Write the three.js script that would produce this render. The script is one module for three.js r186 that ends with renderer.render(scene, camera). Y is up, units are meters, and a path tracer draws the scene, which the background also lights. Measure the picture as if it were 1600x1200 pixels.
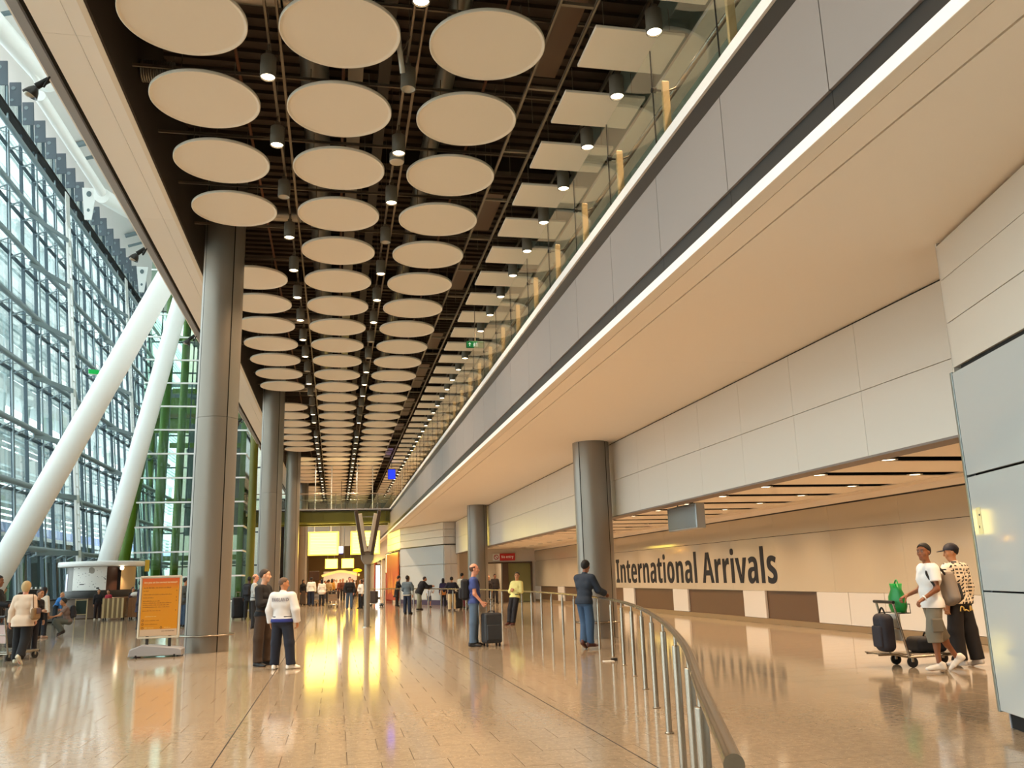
import * as THREE from 'three';
import { mergeGeometries } from 'three/addons/utils/BufferGeometryUtils.js';
import { RoundedBoxGeometry } from 'three/addons/geometries/RoundedBoxGeometry.js';
import { TextGeometry } from 'three/addons/geometries/TextGeometry.js';
import { FontLoader } from 'three/addons/loaders/FontLoader.js';
import { RectAreaLightUniformsLib } from 'three/addons/lights/RectAreaLightUniformsLib.js';

// ---------- renderer, camera, sky, light levels ----------
const renderer = new THREE.WebGLRenderer({ antialias: true });
renderer.toneMapping = THREE.LinearToneMapping;
renderer.toneMappingExposure = 0.915;
renderer.shadowMap.enabled = true;
renderer.shadowMap.type = THREE.PCFSoftShadowMap;
RectAreaLightUniformsLib.init();
const scene = new THREE.Scene();
const camera = new THREE.PerspectiveCamera(48.09, 1600 / 1200, 0.1, 600);
{
  const pitch = 0.220132, roll = -0.029166, yaw = 0.203902;
  const fwd = new THREE.Vector3(Math.sin(yaw) * Math.cos(pitch), Math.sin(pitch), -Math.cos(yaw) * Math.cos(pitch));
  const r0 = new THREE.Vector3(Math.cos(yaw), 0, Math.sin(yaw)), u0 = r0.clone().cross(fwd);
  const r = r0.clone().multiplyScalar(Math.cos(roll)).addScaledVector(u0, Math.sin(roll));
  const u = u0.clone().multiplyScalar(Math.cos(roll)).addScaledVector(r0, -Math.sin(roll));
  camera.quaternion.setFromRotationMatrix(new THREE.Matrix4().makeBasis(r, u, fwd.clone().negate()));
  camera.position.set(0, 1.6, 0);
  camera.updateMatrixWorld();
}
scene.background = new THREE.Color().setRGB(0.97, 0.97, 1.0);   // flat overcast sky
scene.backgroundIntensity = 4.7;
const WARM = new THREE.Color().setRGB(1.0, 0.69, 0.42);
const SPOT = 94, SPOT_LOW = 26, GLOW = 9;
const BOARD_GLOW = 5, BOARD_LIGHT = 5.5;

// ---------- helpers ----------
let seed = 7;
const rnd = () => { seed = (seed * 1664525 + 1013904223) >>> 0; return seed / 4294967296; };
const used = {};
function numbered(n) { const k = used[n] = (used[n] ?? -1) + 1; return k ? n + '_' + String(k).padStart(3, '0') : n; }
const V = (x, y, z) => new THREE.Vector3(x, y, z);
const rad = d => d * Math.PI / 180;
function M(color, rough = 0.6, metal = 0, o = {}) {
  const m = new (o.phys ? THREE.MeshPhysicalMaterial : THREE.MeshStandardMaterial)({ roughness: rough, metalness: metal });
  m.color.set(color);
  const { phys, ...rest } = o;
  for (const k in rest) m[k]?.isColor ? m[k].set(rest[k]) : (m[k] = rest[k]);
  return m;
}
function thing(name, label, category, pos = [0, 0, 0], turn = 0, group) {
  const o = new THREE.Group(); o.name = numbered(name); scene.add(o);
  o.position.set(...pos); o.rotation.y = turn; o.userData = { label, category };
  if (group) o.userData.group = group;
  return o;
}
function struct(name, label) {
  const o = new THREE.Group(); o.name = numbered(name); scene.add(o); o.userData = { kind: 'structure' };
  if (label) o.userData.label = label;
  return o;
}
function part(parent, name, geo, mat, label) {
  const g = Array.isArray(geo) ? merge(geo) : geo;
  const m = new THREE.Mesh(g, mat); m.castShadow = m.receiveShadow = true;
  const base = name, k = '#' + parent.uuid + base, n = used[k] = (used[k] ?? -1) + 1;
  m.name = n ? base + '_' + String(n).padStart(3, '0') : base;
  if (label) m.userData.label = label;
  parent.add(m); return m;
}
function merge(list) {
  list = list.map(g => g.index ? g.toNonIndexed() : g);
  for (const g of list) for (const a of Object.keys(g.attributes)) if (!['position', 'normal', 'uv'].includes(a)) g.deleteAttribute(a);
  if (list.some(g => !g.attributes.uv)) for (const g of list) g.deleteAttribute('uv');
  return mergeGeometries(list);
}
const bx = (w, h, d, x = 0, y = 0, z = 0) => new THREE.BoxGeometry(w, h, d).translate(x, y, z);
const span = (x0, x1, y0, y1, z0, z1) => bx(Math.abs(x1 - x0), Math.abs(y1 - y0), Math.abs(z1 - z0), (x0 + x1) / 2, (y0 + y1) / 2, (z0 + z1) / 2);
const rb = (w, h, d, r, x = 0, y = 0, z = 0, s = 2) => new RoundedBoxGeometry(w, h, d, s, r).translate(x, y, z);
const cy = (r0, r1, h, x = 0, y = 0, z = 0, n = 20) => new THREE.CylinderGeometry(r0, r1, h, n).translate(x, y, z);
function bar(a, b, r, r2 = r, n = 12) {
  const d = b.clone().sub(a), g = new THREE.CylinderGeometry(r2, r, d.length(), n);
  g.applyQuaternion(new THREE.Quaternion().setFromUnitVectors(V(0, 1, 0), d.clone().normalize()));
  return g.translate((a.x + b.x) / 2, (a.y + b.y) / 2, (a.z + b.z) / 2);
}
function beam(a, b, w, h) {           // rectangular bar, h measured along world up
  const d = b.clone().sub(a), z = d.clone().normalize(), x = V(0, 1, 0).cross(z).normalize(), y = z.clone().cross(x);
  return new THREE.BoxGeometry(w, h, d.length()).applyMatrix4(new THREE.Matrix4().makeBasis(x, y, z).setPosition(a.clone().add(b).multiplyScalar(0.5)));
}
const lathe = (pts, n = 32) => new THREE.LatheGeometry(pts.map(p => new THREE.Vector2(...p)), n);
const tube = (pts, r, seg = 40, n = 10, closed = false) => new THREE.TubeGeometry(new THREE.CatmullRomCurve3(pts, closed), seg, r, n, closed);
const torus = (R, r, x = 0, y = 0, z = 0, n = 24) => new THREE.TorusGeometry(R, r, 8, n).translate(x, y, z);
function quad(w, h) { return new THREE.PlaneGeometry(w, h); }
function canvasTex(w, h, draw) {
  const c = document.createElement('canvas'); c.width = w; c.height = h; draw(c.getContext('2d'), w, h);
  const t = new THREE.CanvasTexture(c); t.colorSpace = THREE.SRGBColorSpace; t.anisotropy = 8; return t;
}
function noiseTex(n, f, srgb = true) {   // f(x, y, hash) -> [r, g, b] 0..255
  const a = new Uint8Array(n * n * 4);
  for (let y = 0; y < n; y++) for (let x = 0; x < n; x++) { const c = f(x, y), i = (y * n + x) * 4; a[i] = c[0]; a[i + 1] = c[1]; a[i + 2] = c[2]; a[i + 3] = 255; }
  const t = new THREE.DataTexture(a, n, n); t.wrapS = t.wrapT = THREE.RepeatWrapping; t.magFilter = THREE.LinearFilter; t.minFilter = THREE.LinearMipmapLinearFilter; t.generateMipmaps = true;
  if (srgb) t.colorSpace = THREE.SRGBColorSpace; t.needsUpdate = true; return t;
}
function hash(x, y, s = 0) { let h = (x * 374761393 + y * 668265263 + s * 1274126177) | 0; h = Math.imul(h ^ (h >>> 13), 1274126177); return ((h ^ (h >>> 16)) >>> 0) / 4294967296; }
function vnoise(x, y, p, s) {            // value noise that tiles with period p
  const xi = Math.floor(x), yi = Math.floor(y), fx = x - xi, fy = y - yi, q = t => t * t * (3 - 2 * t), w = (a, b) => hash(((a % p) + p) % p, ((b % p) + p) % p, s);
  const a = w(xi, yi), b = w(xi + 1, yi), c = w(xi, yi + 1), d = w(xi + 1, yi + 1), u = q(fx), v = q(fy);
  return (a * (1 - u) + b * u) * (1 - v) + (c * (1 - u) + d * u) * v;
}
const clampB = v => Math.max(0, Math.min(255, v));

// ---------- materials ----------
const stoneTex = noiseTex(1024, (x, y) => {      // terrazzo: 1.2 m a side
  const n = vnoise(x / 32, y / 32, 32, 1) * 0.5 + vnoise(x / 8, y / 8, 128, 2) * 0.3 + hash(x, y, 3) * 0.2;
  let k = 0.90 + (n - 0.5) * 0.16;
  const ch = vnoise(x / 14, y / 5, 1e9, 5), ch2 = vnoise(x / 9, y / 9, 1e9, 8);
  let c = [204 * k, 188 * k, 165 * k];
  if (ch > 0.90) c = c.map(v => v * 1.3);
  if (ch2 < 0.06) c = c.map(v => v * 0.86);
  return c.map(clampB);
});
const paperN = noiseTex(256, (x, y) => { const v = 235 + (vnoise(x / 4, y / 4, 64, 4) - 0.5) * 26 + (hash(x, y, 9) - 0.5) * 16; return [v, v, v].map(clampB); });
const brushN = noiseTex(256, (x, y) => { const v = 214 + (vnoise(x / 1.5, y / 40, 1e9, 14) - 0.5) * 46; return [v, v, v].map(clampB); }, false);
const clothN = noiseTex(128, (x, y) => { const v = 128 + ((x % 4 < 2) ^ (y % 4 < 2) ? 30 : -30) + (hash(x, y, 11) - 0.5) * 60; return [v, v, v].map(clampB); }, false);
const mt = {
  stone: [0.98, 1.0, 1.025].map(k => M(new THREE.Color().setRGB(0.71 * k, 0.672 * k, 0.63 * k), 0.09, 0, { map: stoneTex, phys: true, ior: 1.5 })),
  joint: M('#4c3f32', 0.6),
  white: M('#f4f1ec', 0.55),
  disc: M('#e8dece', 0.75),
  plaster: M('#f3e8d8', 0.75),
  wallpanel: M('#d0c8bc', 0.34, 0),
  fascia: M('#8d8784', 0.42, 0.1),
  dark: M('#2c2926', 0.35, 0.2),
  trimwhite: M('#fbfbfa', 0.35, 0.1),
  black: M('#16130f', 0.8),
  void_: M('#3a2f24', 0.85),
  deck: M('#54463a', 0.7, 0.2),
  channel: M('#8d8170', 0.5, 0.6),
  duct: M('#9b958b', 0.35, 0.8),
  steel: M('#a69c8e', 0.3, 1, { roughnessMap: brushN }),
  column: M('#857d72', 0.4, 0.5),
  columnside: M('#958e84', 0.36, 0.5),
  gap: M('#191715', 0.9),
  can: M('#7c7467', 0.55, 0.3),
  canoff: M('#b9b2a4', 0.3, 0.4),
  glow: M('#fff2dc', 0.5, 0, { emissive: new THREE.Color().setRGB(1, 0.84, 0.58), emissiveIntensity: GLOW }),
  glass: M('#f2faf6', 0.02, 0, { phys: true, transmission: 1, thickness: 0, ior: 1.5 }),
  facadeglass: M('#eff8f7', 0.02, 0, { phys: true, transmission: 1, thickness: 0, ior: 1.45 }),
  liftglass: M('#e0efe6', 0.03, 0, { phys: true, transmission: 1, thickness: 0, ior: 1.5 }),
  backglass: M('#bdaf97', 0.06, 0, { phys: true, ior: 1.5 }),
  frost: M('#b7bbba', 0.05, 0, { phys: true, ior: 1.33 }),
  mullion: M('#42525a', 0.45, 0.4),
  transom: M('#8c9da3', 0.4, 0.4),
  whitesteel: M('#eef0ee', 0.38, 0),
  green: M('#5a7a14', 0.4, 0),
  bridgegreen: M('#4b4a0b', 0.42, 0),
  greenolive: M('#63620f', 0.42, 0),
  yellow: M('#d8a516', 0.5, 0),
  rubber: M('#1b1a1a', 0.7),
  plasticgrey: M('#9a9da3', 0.5),
  brown: M('#5e4734', 0.45),
  woodpanel: M('#604730', 0.42),
  wood: M('#8a6134', 0.55),
  exterior: M('#bcc7c8', 0.7),
  exteriordark: M('#6a7a7e', 0.7),
};
const up90 = -Math.PI / 2;
// ================= floor =================
{
  const fl = struct('floor');
  part(fl, 'slab', span(-22, 15.6, -0.4, -0.012, -132, 15), mt.joint);
  const TW = 0.6, near = [], far = [[], [], []];
  const tile = (x0, x1, z0, z1, y) => {   // bevelled slab: top face and chamfer
    const b = 0.0036, p = [], uv = [], n = [];
    const t = [[x0 + b, y, z0 + b], [x1 - b, y, z0 + b], [x1 - b, y, z1 - b], [x0 + b, y, z1 - b]], o = [[x0 + b * 0.6, y - 0.012, z0 + b * 0.6], [x1 - b * 0.6, y - 0.012, z0 + b * 0.6], [x1 - b * 0.6, y - 0.012, z1 - b * 0.6], [x0 + b * 0.6, y - 0.012, z1 - b * 0.6]];
    const ou = Math.floor(hash(Math.round(x0 * 50), Math.round(z0 * 50), 21) * 8) / 8, ov = Math.floor(hash(Math.round(x0 * 50), Math.round(z0 * 50), 22) * 8) / 8;
    const tri = (a, b2, c) => { for (const q of [a, b2, c]) { p.push(...q); uv.push(q[0] / 1.2 + ou, q[2] / 1.2 + ov); } };
    tri(t[0], t[3], t[2]); tri(t[0], t[2], t[1]);
    for (let i = 0; i < 4; i++) { const j = (i + 1) % 4; tri(t[i], t[j], o[j]); tri(t[i], o[j], o[i]); }
    return [p, uv];
  };
  const geo = list => {
    const g = new THREE.BufferGeometry(), P = [], U = [];
    for (const [p, u] of list) { for (const v of p) P.push(v); for (const v of u) U.push(v); }
    g.setAttribute('position', new THREE.Float32BufferAttribute(P, 3)); g.setAttribute('uv', new THREE.Float32BufferAttribute(U, 2)); g.computeVertexNormals(); return g;
  };
  let count = 0;
  for (let r = 0; r < 240; r++) {
    const z1 = 14.4 - r * TW, z0 = z1 - TW; if (z0 < -131) break;
    const off = (r % 2) * TW / 2 - 1.07;
    for (let k = -36; k < 26; k++) {
      const x0 = off + k * TW, x1 = x0 + TW, tone = Math.floor(hash(k, r, 31) * 3);
      if (x0 < -19 || x1 > 13.2) continue;
      const zc = (z0 + z1) / 2, xc = (x0 + x1) / 2, view = z1 < -4.6 && z0 > -12.2 && xc > zc * -1 * -0.36 - 0.3 && xc < -zc * 0.84 + 0.6 && xc < 9;
      if (view && count < 290) { count++; part(fl, 'tile', geo([tile(x0, x1, z0, z1, 0)]), mt.stone[tone]); }
      else far[tone].push(tile(x0, x1, z0, z1, 0));
    }
  }
  const rest = new THREE.Group(); rest.name = 'far_tiles'; rest.userData.kind = 'stuff'; fl.add(rest);
  far.forEach((l, i) => { const m = part(rest, 'tile_field', geo(l), mt.stone[i]); m.userData.kind = 'stuff'; });
  for (const x of [-1.07, 2.68]) part(fl, 'movement_joint', span(x - 0.006, x + 0.006, -0.005, 0.0012, -60, 10), mt.gap);
}

// ================= main hall ceiling: dark services void =================
const YD = 10.57, DK = 13.3, Z0 = 14, Z1 = -131;
{
  const c = struct('ceiling');
  const ribs = []; for (let z = Z0; z > Z1; z -= 0.42) ribs.push(span(-4, 6.4, DK - 0.09, DK, z - 0.14, z));
  part(c, 'deck', span(-5.2, 15.6, DK, DK + 0.4, Z1, Z0 + 0.4), mt.deck);
  part(c, 'deck_ribs', ribs, mt.deck).userData.kind = 'stuff';
  for (let z = 8; z > -120; z -= 9.97) part(c, 'cross_beam', merge([span(-4, 6.4, DK - 0.62, DK - 0.58, z - 0.14, z + 0.14), span(-4, 6.4, DK - 0.13, DK - 0.09, z - 0.14, z + 0.14), span(-4, 6.4, DK - 0.6, DK - 0.1, z - 0.012, z + 0.012)]), mt.void_);
  // steel channels: lengthwise pairs and cross rails, with hanger rods
  const rail = (x, y, w = 0.05) => part(c, 'channel', [span(x - w / 2, x + w / 2, y, y + 0.012, Z1, 6), span(x - w / 2, x - w / 2 + 0.008, y, y + 0.06, Z1, 6), span(x + w / 2 - 0.008, x + w / 2, y, y + 0.06, Z1, 6)], mt.channel);
  for (const x of [-1.32, -1.12, 1.17, 1.37, 3.43, 4.03, 5.09]) rail(x, YD + (x > 3 && x < 5 ? 0.06 : 0.5));
  const cross = (z, y) => part(c, 'cross_channel', [span(-3.9, 6.2, y, y + 0.012, z - 0.025, z + 0.025), span(-3.9, 6.2, y, y + 0.055, z - 0.025, z - 0.017), span(-3.9, 6.2, y, y + 0.055, z + 0.017, z + 0.025)], mt.channel);
  for (let k = 0; k < 40; k++) cross(-8.1 - k * 2.494, YD + 0.62);
  cross(-69.16, YD + 0.62); cross(-110.1, YD + 0.62);
  for (let k = 0; k < 24; k++) part(c, 'spacer', span(3.43, 4.03, YD + 0.08, YD + 0.14, -11.9 - k * 2.5, -11.84 - k * 2.5), mt.channel);
  for (let k = 0; k < 24; k++) if (hash(k, 3, 77) < 0.5) part(c, 'cable_tray', span(3.5, 3.97, YD + 0.32, YD + 0.36, -11.8 - k * 2.5, -9.5 - k * 2.5), mt.brown);
  const rods = []; for (let k = 0; k < 22; k++) for (const x of [-3.2, -1.32, 1.17, 3.43, 4.03]) rods.push(cy(0.008, 0.008, DK - YD - 0.6, x, (DK + YD + 0.6) / 2, -9 - k * 2.494, 5));
  part(c, 'hanger_rods', rods, mt.channel).userData.kind = 'stuff';
  // ducts
  part(c, 'duct', bar(V(-0.6, 12.2, 6), V(-0.6, 12.2, -120), 0.3, 0.3, 16), mt.duct);
  part(c, 'duct', bar(V(2.2, 12.4, 6), V(2.2, 12.4, -120), 0.22, 0.22, 16), mt.duct);
  part(c, 'cable_duct', span(0.1, 0.42, 12.3, 12.5, -120, 6), mt.duct);
  part(c, 'cable_duct', span(0.75, 1.0, 12.3, 12.5, -120, 6), M('#4c443a', 0.6, 0.3));
  for (const z of [-13.8, -23.3, -33.3, -46]) {
    part(c, 'branch_duct', [bar(V(-3.6, 11.7, z), V(-1.1, 11.7, z), 0.2, 0.2, 16), tube([V(-1.1, 11.7, z), V(-0.75, 11.78, z), V(-0.6, 12.1, z)], 0.2, 12, 16)], mt.duct);
    part(c, 'flexible_duct', Array.from({ length: 14 }, (_, i) => new THREE.TorusGeometry(0.2, 0.022, 6, 16).rotateY(Math.PI / 2).translate(-3.9 + i * 0.045, 11.6, z - 2.6)), mt.duct);
  }
  for (const [x, y] of [[-2.1, 11.9], [0.0, 11.7], [3.0, 12.0]]) part(c, 'sprinkler_pipe', bar(V(x, y, 6), V(x, y, -120), 0.035, 0.035, 8), M('#7a4a2a', 0.5));
}
// left drop bulkhead along the column line, and the ceiling over the balcony
{
  const b = struct('trim_1');
  for (let k = 0; k < 19; k++) { const z = 9 - k * 7.6; for (const [x0, x1] of [[-4.9, -4.36], [-4.352, -4.1]]) part(b, 'soffit_panel', span(x0, x1, YD, YD + 0.06, z - 7.594, z), mt.white); }
  part(b, 'edge_lip', span(-4.1, -4.0, YD - 0.012, YD + 0.05, Z1, Z0), mt.disc);
  part(b, 'return_face', span(-4.02, -3.96, YD, DK, Z1, Z0), mt.void_);
  part(b, 'shadow_gap', span(-5.0, -4.9, YD + 0.05, YD + 0.2, Z1, Z0), mt.gap);
  part(b, 'edge_trim', [span(-5.06, -5.0, YD - 0.02, YD + 0.3, Z1, Z0), span(-5.16, -5.06, YD - 0.02, YD + 0.02, Z1, Z0)], mt.plasticgrey);
  part(b, 'outer_face', span(-5.2, -5.1, YD, 42.5, Z1, Z0), mt.white);
}
{
  const b = struct('trim_2');
  part(b, 'margin_panel', span(5.86, 6.5, YD + 0.02, YD + 0.1, Z1, Z0), mt.plaster);
  part(b, 'back_drop', span(6.5, 6.6, 7.6, DK, Z1, Z0), M('#8f9a8c', 0.6));
}

// ================= left columns with steel bumper rings =================
function column(x, z, r, h, label, ring) {
  const t = thing('round_column', label, 'column', [x, 0, z]);
  const a0 = -0.62 * r, arc = (f, l, rr, y0, y1, m, n) => part(t, n, new THREE.CylinderGeometry(rr, rr, y1 - y0, 40, 1, false, f, l).translate(0, (y0 + y1) / 2, 0), m);
  // theta 0 faces +z; grooves a little left and right of the face seen from the hall
  const g = [-0.98, 0.62], w = 0.028;
  part(t, 'core', cy(r - 0.035, r - 0.035, h, 0, h / 2, 0, 40), mt.gap);
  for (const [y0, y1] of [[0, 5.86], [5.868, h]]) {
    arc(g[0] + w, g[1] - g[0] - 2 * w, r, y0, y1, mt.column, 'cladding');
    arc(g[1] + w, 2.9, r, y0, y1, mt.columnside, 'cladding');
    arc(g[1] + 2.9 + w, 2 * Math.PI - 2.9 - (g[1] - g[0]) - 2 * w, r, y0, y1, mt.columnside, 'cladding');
  }
  if (ring) part(t, 'bumper_ring', lathe([[r + 0.005, -0.02], [r + 0.13, -0.02], [r + 0.14, 0], [r + 0.13, 0.02], [r + 0.005, 0.02]], 48).translate(0, 0.4, 0), mt.steel);
  return t;
}
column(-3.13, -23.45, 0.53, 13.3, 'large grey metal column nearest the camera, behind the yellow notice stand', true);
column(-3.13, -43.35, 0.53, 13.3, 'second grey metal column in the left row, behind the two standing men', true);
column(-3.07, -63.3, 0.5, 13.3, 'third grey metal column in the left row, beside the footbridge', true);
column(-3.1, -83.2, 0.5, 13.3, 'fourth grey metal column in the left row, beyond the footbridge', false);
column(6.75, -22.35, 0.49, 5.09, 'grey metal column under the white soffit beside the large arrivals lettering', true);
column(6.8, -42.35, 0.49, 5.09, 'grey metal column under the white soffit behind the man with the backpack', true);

// ================= ceiling discs, square panels, downlights =================
const ORD = ['first', 'second', 'third', 'fourth', 'fifth', 'sixth', 'seventh', 'eighth', 'ninth', 'tenth', 'eleventh', 'twelfth', 'thirteenth', 'fourteenth', 'fifteenth', 'sixteenth', 'seventeenth', 'eighteenth', 'nineteenth', 'twentieth'];
const ordinal = n => n < 20 ? ORD[n] : n === 29 ? 'thirtieth' : n === 39 ? 'fortieth' : n < 30 ? 'twenty-' + ORD[n - 20] : n < 40 ? 'thirty-' + ORD[n - 30] : 'forty-' + ORD[n - 40];
{
  const g = lathe([[0, 0.045], [0.985, 0.045], [1.0, 0.03], [1.0, -0.026], [0.985, -0.03], [0.96, -0.016], [0.93, 0], [0, 0]].reverse(), 72);
  const hang = [[0.55, 0.3], [-0.55, 0.3], [0, -0.6]].map(([x, z]) => cy(0.009, 0.009, 0.62, x, 0.35, z, 5));
  const rows = ['row beside the left columns', 'middle row', 'row beside the square panels'];
  for (let i = 0; i < 3; i++) {
    let n = 0;
    for (let j = -2; j < 37; j++) {
      if (i === 0 && j >= 4 && (j - 4) % 8 === 0) continue;
      const seen = j >= 0;
      const t = thing('ceiling_disc', seen ? `white round ceiling disc, ${rows[i]}, ${ordinal(n)} from the camera` : `white round ceiling disc over the camera, ${rows[i]}`, 'ceiling panel', [-2.553 + i * 2.494, YD, -13.048 - j * 2.494], 0, 'round ceiling discs');
      if (!seen) t.userData.label += j === -2 ? ', rear one' : ', front one';
      part(t, 'disc', g, mt.disc);
      if (j < 10) for (const h of hang) part(t, 'hanger', h, mt.channel);
      if (seen) n++;
    }
  }
  const sq = merge([rb(1.6, 0.06, 1.17, 0.012, 0, 0.03, 0)]);
  const sh = [[0.6, 0.4], [-0.6, 0.4], [0.6, -0.4], [-0.6, -0.4]].map(([x, z]) => cy(0.008, 0.008, 0.6, x, 0.35, z, 5));
  for (let k = -3; k < 46; k++) {
    const t = thing('square_ceiling_panel', k >= -1 ? `white rectangular ceiling panel above the balcony edge, ${ordinal(k + 1)} from the camera` : `white rectangular ceiling panel above the balcony over the camera${k === -3 ? ', rear one' : ''}`, 'ceiling panel', [4.95, YD, -12.82 - k * 2.0], 0, 'rectangular ceiling panels above the balcony');
    part(t, 'board', sq, mt.plaster);
    if (k < 8) for (const h of sh) part(t, 'hanger', h, mt.channel);
  }
}
function spot(parent, x, y, z, power, angle = 0.95, color = WARM, size = 4) {
  const l = new THREE.SpotLight(color, power, 0, angle, 0.75, 2);
  l.position.set(x, y, z); l.target.position.set(x, y - 5, z);
  l.castShadow = true; l.shadow.radius = size; l.shadow.mapSize.set(512, 512);
  parent.add(l, l.target); return l;
}
{
  const can = merge([lathe([[0.125, 0], [0.14, 0], [0.14, 0.4], [0.12, 0.42], [0, 0.42]], 24)]);
  const lens = lathe([[0, 0.012], [0.09, 0.01], [0.126, 0.03]].reverse(), 24);
  const offlens = lathe([[0, 0.09], [0.07, 0.08], [0.127, 0.005]].reverse(), 24);
  const stem = merge([cy(0.02, 0.02, 0.45, 0, 0.64, 0, 8), rb(0.1, 0.08, 0.16, 0.01, 0, 0.46, 0)]);
  const lamp = (x, z, lit, label, group, near) => {
    const t = thing('downlight', label, 'light', [x, YD - 0.16, z], 0, group);
    part(t, 'housing', can, mt.can);
    part(t, 'lens', lit ? lens : offlens, lit ? mt.glow : mt.canoff);
    if (near) part(t, 'stem', stem, mt.channel);
    if (lit) spot(t, 0, -0.03, 0, SPOT);
  };
  const off = [[2, 9, 11, 12], [0, 3, 7, 8, 12, 13], []];
  for (let i = 0; i < 2; i++) for (let k = -5; k < 34; k++) {
    if (k < -1 && k % 2 === 0) continue;
    const lit = !off[i].includes(k), z = -14.33 - k * 2.494;
    if (k > 8 && hash(k, i, 41) < 0.12) continue;
    lamp(-1.32 + i * 2.494, z, lit, k >= 0 ? `${lit ? 'lit' : 'unlit'} cylindrical downlight ${i ? 'right' : 'left'} of the middle row of discs, ${ordinal(k)} from the camera` : `cylindrical downlight over the camera, ${i ? 'right' : 'left'} line, ${ordinal(-k - 1)} past the picture edge`, 'cylindrical downlights between the discs', true);
  }
  for (let k = -2; k < 42; k++) lamp(5.09, -12.0 - k * 2.0, true, k >= 0 ? `lit cylindrical downlight between the rectangular panels above the balcony, ${ordinal(k)} from the camera` : `lit downlight above the balcony over the camera, ${ordinal(-k - 1)} past the picture edge`, 'cylindrical downlights above the balcony', true);
  // slim spotlight and a loudspeaker between the discs
  const t = thing('track_spotlight', 'slim white tube spotlight tilted beside the unlit downlight near the front discs', 'light', [1.02, YD + 0.12, -13.75]);
  part(t, 'tube', bar(V(-0.1, 0.3, 0.25), V(0.02, -0.25, -0.12), 0.05, 0.05, 16), mt.canoff); part(t, 'bracket', bar(V(0, 0.05, 0.05), V(0.15, 0.42, 0.05), 0.014), mt.channel);
  const s = thing('ceiling_speaker', 'pale cylindrical ceiling loudspeaker hanging just behind a lit downlight', 'speaker', [1.17, YD - 0.1, -17.35]);
  part(s, 'body', lathe([[0, 0], [0.15, 0], [0.16, 0.02], [0.16, 0.2], [0, 0.2]], 24), mt.canoff); part(s, 'stem', cy(0.012, 0.012, 0.6, 0, 0.5, 0, 6), mt.channel);
}
// ================= right side: balcony fascia, soffit, walls =================
const SO = 5.09, XF = 3.9, XB = 7.35, XW = 12.8, BULK = 3.12, CORR = 3.2;
const fontB = await new FontLoader().loadAsync('fonts/droid/droid_sans_bold.typeface.json');
const fontR = await new FontLoader().loadAsync('fonts/droid/droid_sans_regular.typeface.json');
function letters(text, font, size, depth, width) {
  const g = new TextGeometry(text, { font, size, depth, curveSegments: 5, bevelEnabled: false });
  g.computeBoundingBox(); const b = g.boundingBox, w = b.max.x - b.min.x;
  g.translate(-b.min.x, 0, 0); if (width) g.scale(width / w, 1, 1); return g;
}
{
  const f = struct('balcony_fascia', 'grey panelled balcony edge with dark recessed bands and a white lower trim');
  part(f, 'slab', span(XF + 0.06, 15.6, SO + 0.14, 6.86, Z1, Z0), mt.gap);
  for (let k = -10; k < 64; k++) {
    const z = -5.7 - k * 1.9; if (z < Z1 + 2) break;
    part(f, 'fascia_panel', rb(0.05, 1.075, 1.888, 0.004, XF + 0.025, 5.95, z + 0.95), mt.fascia);
    if (k % 1 === 0) { part(f, 'lower_band', span(XF + 0.03, XF + 0.07, 5.2, 5.41, z + 0.003, z + 1.897), mt.dark); part(f, 'white_trim', span(XF - 0.01, XF + 0.06, 5.09, 5.2, z + 0.0015, z + 1.8985), mt.trimwhite); }
  }
  part(f, 'upper_band', span(XF + 0.02, XF + 0.07, 6.49, 6.74, Z1, Z0), mt.dark);
  part(f, 'top_trim', span(XF - 0.015, XF + 0.16, 6.74, 6.88, Z1, Z0), mt.trimwhite);
  part(f, 'lip', span(XF - 0.008, 4.045, SO - 0.004, SO + 0.05, Z1, Z0), mt.disc);
  const s = struct('soffit', 'wide plain white soffit under the balcony');
  part(s, 'gap', span(4.0, 4.4, SO + 0.05, SO + 0.13, Z1, Z0), mt.gap);
  part(s, 'edge_strip', span(4.06, 4.352, SO, SO + 0.05, Z1, Z0), mt.plaster);
  const cuts = [Z0, -2.0, -13.3, -24.6, -35.9, -47.2, -58.5, -90, Z1];
  for (let i = 0; i < cuts.length - 1; i++) part(s, 'soffit_board', span(4.376, 13.4, SO, SO + 0.06, cuts[i] - 0.0015, cuts[i + 1] + 0.0015), mt.plaster);
  // glass balustrade on top of the fascia
  const g = thing('glass_balustrade', 'frameless glass balustrade with pale posts and steel handrail along the balcony edge', 'railing', [0, 0, 0]);
  const pane = rb(0.016, 1.42, 1.876, 0.004), post = rb(0.1, 1.0, 0.05, 0.01), clamp = merge([cy(0.035, 0.035, 0.06).rotateZ(Math.PI / 2), bx(0.06, 0.02, 0.02, 0.07, 0, 0)]);
  const paneGlass = M('#f7fbf9', 0.01, 0, { phys: true, transmission: 1, thickness: 0, ior: 1.5 });
  for (let k = -4; k < 31; k++) {
    const z = -5.7 - k * 1.9;
    part(g, 'pane', pane.clone().translate(XF + 0.045, 7.58, z + 0.95), paneGlass);
    part(g, 'joint_strip', bx(0.017, 1.42, 0.009, XF + 0.045, 7.58, z), mt.gap);
    part(g, 'post', post.clone().translate(XF + 0.22, 7.36, z), M('#d8b888', 0.45, 0.1));
    part(g, 'clamp', clamp.clone().translate(XF + 0.06, 7.72, z), mt.gap);
    part(g, 'rail_bracket', bar(V(XF + 0.24, 7.72, z), V(XF + 0.4, 7.8, z), 0.014), mt.steel);
  }
  part(g, 'handrail', bar(V(XF + 0.42, 7.84, 2), V(XF + 0.42, 7.84, -63), 0.035, 0.035, 14), mt.steel);
}
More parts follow.
